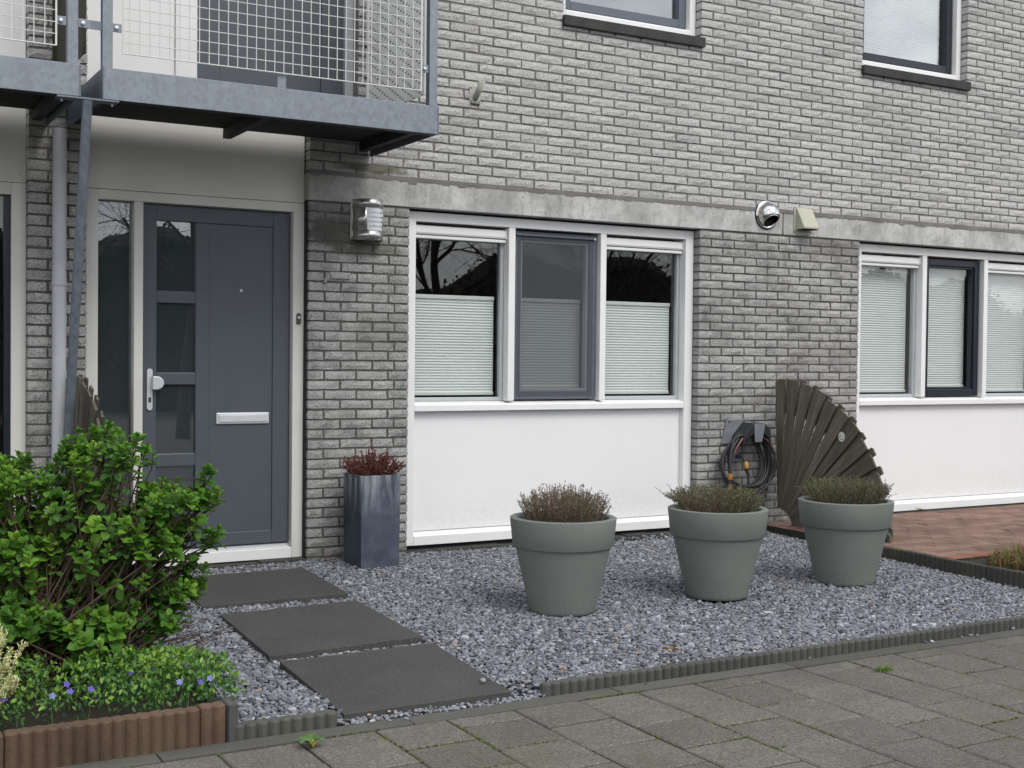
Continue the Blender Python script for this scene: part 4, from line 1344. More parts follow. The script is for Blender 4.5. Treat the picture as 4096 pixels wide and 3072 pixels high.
mb = MB(); mb.tube([(3.308, -0.14, 0.3595), (3.311, -0.14, 0.30)], [0.0155, 0.009], 12); mb.build('nozzle', 'orange_plastic', hose, smooth=True)

tap = empty('water_tap', (3.49, 0, 0.45), 'dark outdoor tap with yellow hose connector inside the hose coil', 'tap')
box('wall_plate', 'plastic_grey', (3.425, 3.505, -0.008, -0.002, 0.515, 0.605), tap, 0.002)
mb = MB(); mb.tube([(3.465, -0.004, 0.560), (3.475, -0.06, 0.556), (3.485, -0.085, 0.545), (3.492, -0.09, 0.520)], [.011, .012, .012, .012], 10); mb.build('spout', 'chrome_dark', tap, smooth=True)
mb = MB(); mb.tube([(3.475, -0.05, 0.556), (3.477, -0.05, 0.580)], 0.006, 8); mb.tube([(3.45, -0.05, 0.583), (3.505, -0.05, 0.583)], 0.006, 8); mb.build('handle', 'plastic_black', tap, smooth=True)
mb = MB(); mb.tube([(3.492, -0.09, 0.520), (3.494, -0.091, 0.512), (3.500, -0.094, 0.474), (3.501, -0.094, 0.470)], [.014, .018, .018, .015], 12); mb.build('connector', 'yellow_plastic', tap, smooth=True)
mb = MB(); mb.tube([(3.501, -0.094, 0.470), (3.504, -0.095, 0.450), (3.518, -0.095, 0.42), (3.525, -0.09, 0.37), (3.524, -0.085, 0.28)], [.017, .015, .009, .0088, .0088], 10); mb.build('hose_tail', 'hose_black', tap, smooth=True)

# ================================================================== FAN FENCES
def fan_fence(X, yc, zc, R, lab, disc, steps=13, n_front=13):
    f = empty('fan_fence', (X, yc - 0.5, 0.0), lab, 'fence', 'fan shaped wooden fences between the gardens')
    st_ = math.radians(88) / (steps - 1)
    rin = 0.15
    def board(a, w_in, w_out, r0, r1, xa, xb, cut=0.0):
        d = np.array((0, -math.cos(a), math.sin(a))); s = np.array((0, math.sin(a), math.cos(a)))
        c = np.array((0, yc, zc))
        P = []
        for xx in (xa, xb):
            o_ = np.array((xx, 0, 0))
            P.append([c + d * r0 - s * w_in / 2 + o_, c + d * r0 + s * w_in / 2 + o_, c + d * (r1 - cut) + s * w_out / 2 + o_, c + d * r1 + s * (w_out / 2 - cut) + o_, c + d * r1 - s * (w_out / 2) + o_])
        V = P[0] + P[1]
        F = [(0, 1, 2, 3, 4), (9, 8, 7, 6, 5)] + [(i, 5 + i, 5 + (i + 1) % 5, (i + 1) % 5) for i in range(5)]
        mb = MB().add(V, F)
        o = mb.build('board', 'weathered_wood', f, 0.002)
        # grain runs along the board: turn the mesh into board space
        me = o.data
        ang = math.pi / 2 - a
        rot = Matrix.Rotation(-ang, 4, 'X') if False else Matrix.Rotation(ang, 4, 'X').inverted()
        me.transform(rot)
        o.rotation_euler = (ang, 0, 0)
        return o
    for k in range(steps):
        a = math.pi / 2 - k * st_
        board(a, 0.028, 0.114, rin + random.uniform(-.01, .015), R + random.uniform(-.012, .012), X - 0.020, X - 0.004, 0.018)
        if k < steps - 1:
            board(a - st_ * 0.56, 0.060 if k < 5 else 0.016, 0.066, 0.93 if k < 5 else rin + 0.05, R + 0.012 + random.uniform(-.012, .01), X + 0.004, X + 0.018, 0.012)
    for rr in (0.46, 0.92):
        for k in range(0, steps - 1, 2):
            a0, a1 = math.pi / 2 - k * st_ + 0.03, math.pi / 2 - min(k + 2, steps - 1) * st_ - 0.03
            p0 = np.array((yc - math.cos(a0) * rr, zc + math.sin(a0) * rr)); p1 = np.array((yc - math.cos(a1) * rr, zc + math.sin(a1) * rr))
            d = (p1 - p0) / np.linalg.norm(p1 - p0); nrm_ = np.array((-d[1], d[0])) * 0.03
            mb = MB(); mb.prism([tuple(p0 - nrm_), tuple(p1 - nrm_), tuple(p1 + nrm_), tuple(p0 + nrm_)], 0, X + 0.0185, X + 0.034)
            mb.build('batten', 'weathered_wood', f)
    box('stake', 'weathered_wood', (X - 0.02, X + 0.03, yc - R + 0.02, yc - R + 0.07, -0.06, 0.12), f, 0.002)
    if disc:
        a = math.atan2(0.74 - zc, -(-0.755 - yc)); 
        mb = MB(); n = 20
        mb.prism([(-0.755 + 0.031 * math.cos(t_), 0.742 + 0.036 * math.sin(t_)) for t_ in np.linspace(0, 2 * math.pi, n, endpoint=False)], 0, X - 0.0245, X - 0.0205); mb.build('tag', 'slate_disc', f)
        mb = MB(); mb.tube([(X - .025, -0.757 + 0.018 * math.cos(t_), 0.742 + 0.02 * math.sin(t_)) for t_ in np.linspace(-2.6, 0.4, 12)], 0.002, 5)
        mb.tube([(X - .025, -0.75, 0.752), (X - .025, -0.745, 0.748)], 0.003, 5); mb.build('tag_mark', 'chrome_dark', f)
    return f
fan_fence(3.850, -0.085, 0.0, 1.145, 'weathered brown fan fence with a pale round tag, behind the rightmost pot', True)
fan_fence(-1.400, -0.10, 0.0, 1.165, 'weathered fan fence left of the front door, half hidden by the green bush', False)

# ================================================================== EDGING
def scallop_block(x0, n, pitch, yb, yf, z0, z1, name, mat, par, axis='x', bulge=0.017):
    front, back = [], []
    m = 6
    for k in range(n):
        for i in range(m):
            t_ = i / m
            s = math.sin(math.pi * t_)
            front.append((x0 + (k + t_) * pitch, yf + bulge * (1 - s)))
            back.append((x0 + (k + t_) * pitch, yb - bulge * (1 - s)))
    front.append((x0 + n * pitch, yf + bulge)); back.append((x0 + n * pitch, yb - bulge))
    poly = front + back[::-1]
    ym = (yf + yb) / 2
    xm0, xm1 = x0 + 0.004, x0 + n * pitch - 0.004
    ins = [(min(max(p[0], xm0), xm1), ym + (p[1] - ym) * 0.80) for p in poly]
    if axis == 'y':
        poly = [(p[1], p[0]) for p in poly]; ins = [(p[1], p[0]) for p in ins]
    k = len(poly)
    V = [(p[0], p[1], z0) for p in poly] + [(p[0], p[1], z1 - 0.006) for p in poly] + [(p[0], p[1], z1 + random.uniform(-.0012, .0012)) for p in ins]
    F = [(i, (i + 1) % k, k + (i + 1) % k, k + i) for i in range(k)] + [(k + i, k + (i + 1) % k, 2 * k + (i + 1) % k, 2 * k + i) for i in range(k)]
    h = len(front)
    F += [(2 * k + i, 2 * k + i + 1, 2 * k + k - 2 - i, 2 * k + k - 1 - i) for i in range(h - 1)]
    if axis == 'y':
        F = [q_[::-1] for q_ in F]
    return MB().add(V, F).build(name, mat, par)
EY0, EY1 = -3.072, -3.128
e1 = empty('garden_edging', (1.7, -3.10, -0.13), 'long low grey scalloped concrete edging along the gravel in front of the pots', 'edging', 'scalloped concrete garden edging')
x = -0.10
for k in range(8):
    n = 14
    if x + n * 0.0436 > 3.70: n = int((3.68 - x) / 0.0436)
    if n < 2: break
    scallop_block(x, n, 0.0436, EY0, EY1, -0.15, -0.047 + random.uniform(-.003, .003), 'edging_block', 'edging_grey', e1)
    x += n * 0.0436 + 0.002
e2 = empty('garden_edging', (-1.2, -3.10, -0.13), 'short low grey scalloped edging between the brown edging and the slab path', 'edging', 'scalloped concrete garden edging')
scallop_block(-1.405, 9, 0.0445, EY0, EY1, -0.15, -0.046, 'edging_block', 'edging_grey', e2)
e3 = empty('garden_edging', (-2.1, -3.11, -0.13), 'tall reddish brown scalloped concrete edging in front of the periwinkle', 'edging', 'scalloped concrete garden edging')
scallop_block(-1.528, 2, 0.0445, EY0, EY1 - 0.012, -0.15, 0.041, 'edging_block', 'edging_red', e3, bulge=0.015)
x = -1.531
for k in range(4):
    scallop_block(x - 15 * 0.0434, 15, 0.0434, EY0, EY1 - 0.012 - 0.003 * k, -0.15, 0.036 + random.uniform(-.003, .003), 'edging_block', 'edging_red', e3, bulge=0.015)
    x -= 15 * 0.0434 + 0.004
e4 = empty('garden_edging', (-1.40, -2.1, -0.10), 'dark grey concrete edging between the planted bed and the path gravel', 'edging', 'scalloped concrete garden edging')
scallop_block(-3.118, 2, 0.048, -1.384, -1.432, -0.15, 0.036, 'edging_block', 'edging_grey', e4, 'y', 0.010)
y = -3.016
for k in range(4):
    box('edging_block', 'edging_dark', (-1.430, -1.388, y, y + 0.60, -0.15, 0.000 + random.uniform(-.004, .006)), e4, 0.006)
    y += 0.604
e5 = empty('garden_edging', (3.66, -2.2, -0.13), 'dark weathered kerb between the gravel and the red patio', 'edging', 'scalloped concrete garden edging')
y = -3.10
for k in range(4):
    scallop_block(y, 11, 0.0405, 3.692, 3.642, -0.2, 0.032 + random.uniform(-.003, .003), 'edging_block', 'edging_dark', e5, 'y', 0.008)
    y += 11 * 0.0405 + 0.004

# ================================================================== SLABS, POTS, PLANTER
# corners: front left, front right, back right, back left (the ground falls to the street)
SLABS = [[(-0.950, -1.092, -0.012), (-0.135, -1.082, -0.012), (-0.105, -0.290, 0.007), (-0.920, -0.300, 0.007)],
         [(-0.956, -2.182, -0.039), (-0.183, -2.131, -0.038), (-0.162, -1.265, -0.017), (-0.919, -1.304, -0.018)],
         [(-0.965, -3.082, -0.069), (-0.234, -3.085, -0.069), (-0.191, -2.263, -0.041), (-0.946, -2.289, -0.041)]]
def slab(q, lab):
    mb = MB()
    mb.hexa([(p[0], p[1], p[2] - 0.045) for p in q] + q)
    return mb.build('stepping_slab', 'slab_dark', None, 0.003, label=lab, cat='slab', group='dark stepping slabs to the door')
slab(SLABS[0], 'dark stone slab lying right at the front door')
slab(SLABS[1], 'middle of the three dark stone slabs in the gravel')
slab(SLABS[2], 'dark stone slab nearest the pavement tiles')

PX = [(0.770, -1.859), (1.786, -1.890), (2.770, -1.889)]
PS, PB = 1.035, -0.0455        # pot scale, foot level
plab = ['round grey-green plant pot nearest the slab path', 'middle one of the three round grey-green plant pots', 'round grey-green plant pot in front of the fan fence']
H = 0.487
for (cx, cy), lb_ in zip(PX, plab):
    p = empty('plant_pot', (cx, cy, PB), lb_, 'plant pot', 'three round pots in a row')
    prof = [(0.0, 0.0), (0.160, 0.0), (0.168, 0.006), (0.1705, 0.02), (0.246, 0.336), (0.247, 0.340)]
    mb = MB(); mb.lathe([(r_ * PS, h_ * PS) for r_, h_ in prof], (cx, cy, PB - 0.006), 64); mb.build('body', 'pot_grey', p, smooth=True, angle=50)
    prof = [(0.243, 0.342), (0.2565, 0.340), (0.2595, 0.344), (0.274, 0.478), (0.2735, 0.4845), (0.269, H), (0.240, H), (0.236, 0.484), (0.232, 0.475), (0.222, 0.40)]
    mb = MB(); mb.lathe([(r_ * PS, h_ * PS) for r_, h_ in prof], (cx, cy, PB - 0.006), 64); mb.build('rim', 'pot_grey', p, smooth=True, angle=50)
    mb = MB(); mb.lathe([(0.0, 0.452), (0.12, 0.446), (0.232, 0.43)], (cx, cy, PB), 32); mb.build('potting_soil', 'soil', p, smooth=True)

pl = empty('planter', (0.36, -0.24, 0), 'tall square blue-grey planter with lime streaks against the brick pillar', 'planter')
x0, x1, y0, y1, hgt = 0.226, 0.490, -0.392, -0.100, 0.558
tw = 0.022
def ringz(z, i, tp):
    return [(x0 + i - tp, y0 + i - tp, z), (x1 - i + tp, y0 + i - tp, z), (x1 - i + tp, y1 - i + tp, z), (x0 + i - tp, y1 - i + tp, z)]
V = ringz(-0.02, 0.004, 0) + ringz(hgt, 0, 0.0) + ringz(hgt, tw, 0) + ringz(hgt - 0.05, tw, 0)
F = [(0, 1, 5, 4), (1, 2, 6, 5), (2, 3, 7, 6), (3, 0, 4, 7), (4, 5, 9, 8), (5, 6, 10, 9), (6, 7, 11, 10), (7, 4, 8, 11), (8, 9, 13, 12), (9, 10, 14, 13), (10, 11, 15, 14), (11, 8, 12, 15), (3, 2, 1, 0)]
MB().add(V, F).build('box', 'planter_zinc', pl, 0.003)
box('potting_soil', 'soil', (x0 + tw + .001, x1 - tw - .001, y0 + tw + .001, y1 - tw - .001, hgt - 0.10, hgt - 0.035), pl)

# ================================================================== GRAVEL
def unit(v):
    return v / (np.linalg.norm(v, axis=-1, keepdims=True) + 1e-12)
ICO = []
g_ = (1 + 5 ** .5) / 2
for a in (-1, 1):
    for b in (-g_, g_):
        ICO += [(0, a, b), (a, b, 0), (b, 0, a)]
ICO = unit(np.array(ICO, float))
ICOF = []
for i in range(12):
    for j in range(i + 1, 12):
        for k in range(j + 1, 12):
            d = [np.linalg.norm(ICO[i] - ICO[j]), np.linalg.norm(ICO[j] - ICO[k]), np.linalg.norm(ICO[i] - ICO[k])]
            if max(d) < 1.2:
                n_ = np.cross(ICO[j] - ICO[i], ICO[k] - ICO[i])
                ICOF.append((i, j, k) if n_ @ ICO[i] > 0 else (i, k, j))
ICOF = np.array(ICOF)

def rand_rot(n, q):
    a = unit(q.normal(size=(n, 4)))
    w, x, y, z = a.T
    return np.stack([np.stack([1 - 2 * (y * y + z * z), 2 * (x * y - z * w), 2 * (x * z + y * w)], -1),
                     np.stack([2 * (x * y + z * w), 1 - 2 * (x * x + z * z), 2 * (y * z - x * w)], -1),
                     np.stack([2 * (x * z - y * w), 2 * (y * z + x * w), 1 - 2 * (x * x + y * y)], -1)], 1)

def gravel():
    q = np.random.default_rng(5)
    s = 0.0156
    xs = np.arange(-1.385, 3.645, s); ys = np.arange(-3.128, 0.06, s)
    P = np.stack(np.meshgrid(xs, ys), -1).reshape(-1, 2)
    P = P + q.uniform(-.55, .55, P.shape) * s
    x, y = P.T
    keep = np.ones(len(P), bool)
    for fl, frr, brr, bl in SLABS:
        c, d = fl[1], bl[1]
        t = (y - c) / (d - c)
        keep &= ~((y > c + .004) & (y < d - .004) & (x > fl[0] + (bl[0] - fl[0]) * t + .004) & (x < frr[0] + (brr[0] - frr[0]) * t - .004))
    for cx, cy in PX:
        keep &= (x - cx) ** 2 + (y - cy) ** 2 > 0.160 ** 2
    keep &= ~((x > 0.236) & (x < 0.48) & (y > -0.38) & (y < -0.11))
    path = (x > -1.0) & (x < -0.105)
    keep &= (y > -3.076) | path
    keep &= (y < 0.0 + 0.012 * np.sin(x * 9)) | ((x > 0.73) & (x < 3.09) & (y < 0.02))
    keep &= x > -1.385
    # bare earth shows along the window plinth
    bare = (x > 1.9) & (x < 2.9) & (y > -0.16)
    keep &= ~bare | (q.random(len(x)) < 0.25)
    P = P[keep]; x, y = P.T
    # a few stones kicked onto the slabs and the kerb strip
    ex = np.stack([q.uniform(-.30, -.2, 3), q.uniform(-3.0, -2.6, 3)], -1); ex2 = np.stack([q.uniform(-1.0, 3.3, 12), q.uniform(-3.17, -3.135, 12)], -1)
    P = np.concatenate([P, ex, ex2]); x, y = P.T
    n = len(P)
    stray = np.arange(n) >= n - 15
    z = -0.012 + 0.006 * np.sin(x * 2.3 + 1) * np.cos(y * 2.9) + q.uniform(-.005, .007, n)
    z += GB * np.minimum(y, 0) + 0.014 * np.clip((-2.6 - y) / .4, 0, 1)
    z -= np.where((x > -1.02) & (x < -0.09), 0.026 * np.clip((-2.95 - y) / 0.12, 0, 1), 0)
    z = np.where(stray, np.where(y < -3.13, -.0925, GB * y + .022), z)
    size = q.lognormal(0, 0.27, n) * 0.0101
    sc = np.stack([size * q.uniform(0.95, 1.45, n), size * q.uniform(.72, 1.0, n), size * q.uniform(.45, .75, n)], -1)
    V = ICO[None] * q.uniform(0.72, 1.18, (n, 12, 1)) * sc[:, None, :]
    V[:, :, 2] = np.clip(V[:, :, 2], -sc[:, 2:3] * 0.85, sc[:, 2:3] * 0.85)
    # mostly lying flat, some tipped
    R = rand_rot(n, q)
    yaw = q.uniform(0, 2 * math.pi, n); c_, s_ = np.cos(yaw), np.sin(yaw)
    tilt = q.normal(0, 0.33, n); ct, st_ = np.cos(tilt), np.sin(tilt)
    Rz = np.zeros((n, 3, 3)); Rz[:, 0, 0] = c_; Rz[:, 0, 1] = -s_; Rz[:, 1, 0] = s_; Rz[:, 1, 1] = c_; Rz[:, 2, 2] = 1
    Rx = np.zeros((n, 3, 3)); Rx[:, 0, 0] = 1; Rx[:, 1, 1] = ct; Rx[:, 1, 2] = -st_; Rx[:, 2, 1] = st_; Rx[:, 2, 2] = ct
    F_ = np.where((q.random(n) < 0.3)[:, None, None], R, Rz @ Rx)
    V = np.einsum('nij,nkj->nki', F_, V) + np.stack([x, y, z], -1)[:, None, :]
    F = (ICOF[None] + 12 * np.arange(n)[:, None, None]).reshape(-1, 3)
    tone = np.clip(q.normal(0.46, 0.26, n), 0, 0.965)
    tone = np.where(q.random(n) < 0.006, 1.0, tone)
    soup('gravel', V.reshape(-1, 3), F, 'gravel_stone', None, np.repeat(tone, 12), kind='stuff', label='blue-grey crushed stone gravel covering the front garden', cat='gravel')
gravel()

# ================================================================== PLANTS
def leaf_template(na, prof, fold=0.18, droop=0.18, cup=0.0):
    """(u across, v along, w up) grid 3 x na"""
    T = []
    for i in range(na):
        v = i / (na - 1)
        w = prof[i]
        for u in (-1, 0, 1):
            T.append((u * w * 0.5, v, (fold * abs(u) * w) - droop * v * v + cup * v))
    F = []
    for i in range(na - 1):
        for j in range(2):
            a = i * 3 + j
            F.append((a, a + 1, a + 4, a + 3))
    return np.array(T), np.array(F)

def leaf_field(T, F, P, D, N, Ln, Wd):
    S = unit(np.cross(D, N)); N2 = np.cross(S, D)
    V = P[:, None] + S[:, None] * (T[None, :, 0:1] * Wd[:, None, None]) + D[:, None] * (T[None, :, 1:2] * Ln[:, None, None]) + N2[:, None] * (T[None, :, 2:3] * Ln[:, None, None])
    FF = (F[None] + len(T) * np.arange(len(P))[:, None, None]).reshape(-1, F.shape[1])
    return V.reshape(-1, 3), FF, S, N2

HT, HF = leaf_template(6, [0.10, 0.78, 1.0, 0.95, 0.66, 0.05], 0.15, 0.12)

def hydrangea():
    q = np.random.default_rng(21)
    base = np.array((-1.87, -2.2, -0.01))
    bush = empty('hydrangea_bush', base, 'large bright green leafy bush with brown stems in front of the door frame', 'bush')
    blobs = [((-1.67, -2.2, .86), (.20, .22, .15), 46), ((-1.39, -2.2, .66), (.17, .20, .11), 24), ((-2.0, -2.1, .76), (.18, .25, .12), 34),
             ((-2.32, -2.15, .84), (.24, .25, .18), 20), ((-1.66, -2.25, .50), (.33, .28, .20), 62), ((-2.1, -2.2, .48), (.28, .28, .20), 56),
             ((-1.38, -2.2, .28), (.13, .20, .09), 16), ((-1.77, -2.46, .17), (.15, .12, .12), 14), ((-2.2, -2.35, .26), (.3, .25, .14), 30),
             ((-1.24, -2.2, .53), (.06, .12, .04), 6), ((-1.22, -2.2, .69), (.04, .10, .04), 6), ((-1.24, -2.2, .78), (.03, .06, .03), 3), ((-1.30, -2.2, .40), (.06, .1, .04), 5), ((-2.75, -2.3, .65), (.3, .3, .28), 26), ((-1.7, -2.3, .68), (.28, .25, .12), 24), ((-1.62, -2.36, .20), (.22, .14, .12), 18), ((-2.02, -2.42, .24), (.16, .12, .12), 14)]
    P, D, N, Ln, Wd, Tn = [], [], [], [], [], []
    stems = MB()
    for c, r, n in blobs:
        for _ in range(int(n * 1.25)):
            v = unit(q.normal(size=3)); v[2] = abs(v[2]) * 0.9 if q.random() < 0.7 else v[2]
            rad = q.uniform(0.55, 1.0) ** 0.5
            tip = np.array(c) + v * np.array(r) * rad
            out = unit(tip - np.array((-1.87, -2.1, 0.15)))
            ax = unit(out * 0.5 + np.array((0, -0.25, 0.85)) + q.normal(size=3) * 0.22)
            b0 = base + np.array((q.uniform(-.28, .22), q.uniform(-.22, .2), -0.02))
            if c[0] < -2.5: b0 = b0 + np.array((-0.6, 0, 0))
            m1 = b0 * 0.6 + tip * 0.4 + np.array((q.uniform(-.06, .06), q.uniform(-.06, .06), q.uniform(-.02, .06)))
            m2 = tip - ax * 0.07
            stems.tube([b0, m1, m2, tip], [0.006, 0.0045, 0.003, 0.0022], 5, cap=False)
            if q.random() < 0.5:      # dead side twig
                s0 = m1; s1 = m1 + unit(q.normal(size=3) + np.array((0, -0.2, 0.6))) * q.uniform(.08, .2)
                stems.tube([s0, (s0 + s1) / 2 + q.normal(size=3) * .008, s1], [0.003, 0.0022, 0.0015], 4, cap=False)
            a0 = q.uniform(0, 6.28)
            t1 = unit(np.cross(ax, (0.3, 0.2, 1.0) if abs(ax[2]) < .9 else (1, 0, 0))); t2 = np.cross(ax, t1)
            size = q.uniform(0.62, 1.25) * (1.12 if c[2] < 0.3 else 1.0)
            tone0 = np.clip(0.45 + q.normal(0, .22), 0, 1)
            for lay_, (cnt, el, ln, back) in enumerate(((4, 0.15, .044, .056), (4, 0.50, .038, .028), (3, 0.95, .028, .008), (2, 1.25, .018, 0.0))):
                for k in range(cnt):
                    a = a0 + lay_ * 0.8 + 2 * math.pi * k / cnt + q.normal(0, .38)
                    e = el + q.normal(0, .30)
                    rdir = t1 * math.cos(a) + t2 * math.sin(a)
                    d = unit(rdir * math.cos(e) + ax * math.sin(e))
                    nn = unit(ax * math.cos(e) - rdir * math.sin(e))
                    P.append(tip - ax * back + d * 0.006); D.append(d); N.append(nn)
                    l = ln * size * q.uniform(.78, 1.2)
                    Ln.append(l); Wd.append(l * q.uniform(.72, .92)); Tn.append(np.clip(tone0 + 0.12 * lay_ - 0.1 + q.normal(0, .08), 0, 1))
            # a few leaves down the stem
            for k in range(3):
                pnt = m2 + (m1 - m2) * q.uniform(0.1, 0.6)
                d = unit(q.normal(size=3) + np.array((0, -.3, .3)))
                P.append(pnt); D.append(d); N.append(unit(np.array((0, -.2, 1)) + q.normal(size=3) * .3)); l = q.uniform(.035, .06)
                Ln.append(l); Wd.append(l * .68); Tn.append(np.clip(tone0 - .25, 0, 1))
    # low bare branches reaching over the gravel
    for k in range(9):
        b0 = base + np.array((0.18, -0.05, 0.05)) + q.normal(size=3) * .03
        e = np.array((q.uniform(-1.36, -1.16), q.uniform(-2.35, -2.0), q.uniform(.05, .24)))
        mid = (b0 + e) / 2 + np.array((0, 0, q.uniform(-.05, .02)))
        stems.tube([b0, mid, e], [.005, .004, .0018], 5, cap=False)
        stems.tube([mid, mid + (e - mid) * .5 + q.normal(size=3) * .03, e + q.normal(size=3) * .05], [.003, .0022, .0012], 4, cap=False)
    stems.build('stems', 'twig_brown', bush, smooth=True, angle=0, kind='stuff')
    P, D, N = map(np.array, (P, D, N)); Ln, Wd, Tn = map(np.array, (Ln, Wd, Tn))
    px_, py_, pz_ = project(P)
    inside = (px_ > 2) & (px_ < 1022)
    near = np.argsort(np.where(inside, pz_ - 6 * Ln, 1e9))[:300]
    sel = np.zeros(len(P), bool); sel[near] = True
    V, F, S, N2 = leaf_field(HT, HF, P[~sel], D[~sel], N[~sel], Ln[~sel], Wd[~sel])
    soup('foliage', V, F, 'hydrangea_leaf', bush, np.repeat(Tn[~sel], len(HT)), smooth=True, kind='stuff')
    meshes = []
    for k in range(8):
        me = bpy.data.meshes.new('leaf')
        T = HT.copy(); T[:, 2] += np.sin(T[:, 1] * (2 + k)) * 0.03
        T[:, 0] *= 1 + 0.06 * math.sin(k * 3)
        me.from_pydata(T.tolist(), [], HF.tolist())
        at = me.attributes.new('tone', 'FLOAT', 'POINT'); at.data.foreach_set('value', np.full(len(HT), (k + .5) / 8, np.float32))
        me.materials.append(M['hydrangea_leaf']); me.polygons.foreach_set('use_smooth', [True] * len(HF))
        meshes.append(me)
    S = unit(np.cross(D, N)); N2 = np.cross(S, D)
    for i in near:
        o = bpy.data.objects.new('leaf', meshes[int(np.clip(Tn[i] * 8, 0, 7))])
        COL.objects.link(o); o.parent = bush
        s, d, n = S[i] * Wd[i], D[i] * Ln[i], N2[i] * Ln[i]
        l = P[i] - base
        o.matrix_basis = Matrix(((s[0], d[0], n[0], l[0]), (s[1], d[1], n[1], l[1]), (s[2], d[2], n[2], l[2]), (0, 0, 0, 1)))
hydrangea()

PT, PF = leaf_template(4, [0.1, 0.9, 0.85, 0.02], 0.12, 0.15)
def periwinkle():
    q = np.random.default_rng(33)
    n = 15000
    x = q.uniform(-2.75, -1.34, n); y = q.uniform(-3.072, -2.28, n)
    # patchy cover: mounds with bare soil between
    mound = np.sin(x * 7.3 + 0.6) * 0.5 + np.sin(y * 9.1 + x * 3.1) * 0.5
    edge = np.clip((y + 3.08) / 0.10, 0, 1) * np.clip((-2.28 - y) / 0.20, 0, 1)
    cover = 0.62 + 0.42 * mound
    hole = ((x + 1.77) / .12) ** 2 + ((y + 2.42) / .12) ** 2 < 1
    hole |= ((x + 1.89) / .09) ** 2 + ((y + 3.02) / .05) ** 2 < 1
    hole |= ((x + 1.92) / .06) ** 2 + ((y + 2.62) / .08) ** 2 < 1
    hole |= (y > -2.48) & (x > -1.95) & (x < -1.48)
    keep = (q.random(n) < cover * np.clip(edge * 1.5, 0.3, 1)) & ~hole
    x, y, mound, edge = x[keep], y[keep], mound[keep], edge[keep]
    n = len(x)
    h = 0.045 + (0.06 + 0.045 * mound) * np.clip(edge * 1.3, .25, 1) + 0.02
    h = np.where(x < -1.95, h + .03, h)
    fr = q.random(n) ** 0.6
    z = -0.015 + h * fr + q.uniform(-.01, .02, n)
    up_ = np.stack([q.normal(0, .6, n), q.normal(-.25, .6, n), q.uniform(.35, 1.2, n)], -1)
    D = unit(up_)
    N = unit(np.stack([q.normal(0, .4, n), q.normal(-.4, .4, n), q.uniform(.2, 1, n)], -1))
    Ln = q.uniform(.014, .027, n); Wd = Ln * q.uniform(.42, .58, n)
    V, F, _, _ = leaf_field(PT, PF, np.stack([x, y, z], -1), D, N, Ln, Wd)
    tone = np.clip(0.30 + q.normal(0, .18, n) + 0.30 * (fr > .72) + 0.22 * (np.sin(x * 11) * np.sin(y * 13) > .45), 0, 1)
    g = empty('periwinkle', (-2.0, -2.7, -0.02), 'low green periwinkle cover with violet flowers behind the brown edging', 'ground cover')
    soup('foliage', V, F, 'periwinkle_leaf', g, np.repeat(tone, len(PT)), smooth=True, kind='stuff')
    st = MB()
    for k in range(160):
        i = int(q.integers(n))
        p = np.array((x[i], y[i], -0.02)); e = np.array((x[i], y[i], z[i])) + q.normal(size=3) * .01
        st.tube([p, e], .0012, 3, cap=False)
    st.build('stems', 'dandelion_leaf', g, kind='stuff')
    fl = [(-2.164, -2.973, 0), (-2.015, -3.02, 1), (-1.94, -2.937, 0), (-1.87, -2.938, 0), (-1.698, -2.796, 0), (-1.603, -2.736, 0), (-1.501, -2.808, 0), (-1.503, -3.03, 0), (-1.475, -3.055, 1), (-1.585, -3.05, 1), (-1.935, -2.842, 0), (-1.509, -2.681, 1)]
    for X, Y, pale in fl:
        mb = MB()
        ax = unit(np.array((q.normal(0, .3), -0.75, 0.6)))
        t1 = unit(np.cross(ax, (0, 0, 1.0))); t2 = np.cross(ax, t1)
        c = np.array((X, Y, 0.112 + q.uniform(-.01, .01)))
        for k in range(5):
            a = 2 * math.pi * k / 5 + .3
            d = t1 * math.cos(a) + t2 * math.sin(a); s = -t1 * math.sin(a) + t2 * math.cos(a)
            mb.add([c - ax * .004, c + d * .008 - s * .0045 + ax * .002, c + d * .0135 + s * .003, c + d * .009 + s * .006 + ax * .002], [(0, 1, 2, 3)])
        mb.build('flower', 'petal_pale' if pale else 'petal_violet', g)
periwinkle()

def sprigs(name, base, label, cat, mat, stems, leaves_per, leaf_l, leaf_w, q, stem_mat='twig_dry', group=None, spread=0.6):
    """stems: list of (root, tip, tone_lo, tone_hi)"""
    t = empty(name, base, label, cat, group)
    sm = MB(); P, D, N, Ln, Wd, Tn = [], [], [], [], [], []
    for root, tip, lo, hi in stems:
        root, tip = np.array(root), np.array(tip)
        ax = unit(tip - root)
        mid = (root + tip) / 2 + q.normal(size=3) * 0.006
        sm.tube([root, mid, tip], [.0022, .0017, .0010], 3, cap=False)
        for k in range(leaves_per):
            f = q.uniform(0.15, 1.0) ** 0.8
            p = root + (mid - root) * 2 * f if f < .5 else mid + (tip - mid) * (2 * f - 1)
            d = unit(ax * (1 - spread) + unit(q.normal(size=3)) * spread)
            P.append(p); D.append(d); N.append(unit(q.normal(size=3))); l = leaf_l * q.uniform(.6, 1.3)
            Ln.append(l); Wd.append(leaf_w * q.uniform(.7, 1.3)); Tn.append(q.uniform(lo, hi))
    V, F, _, _ = leaf_field(PT, PF, np.array(P), np.array(D), np.array(N), np.array(Ln), np.array(Wd))
    soup('foliage', V, F, mat, t, np.repeat(np.array(Tn), len(PT)), kind='stuff')
    sm.build('stems', stem_mat, t, kind='stuff')
    return t

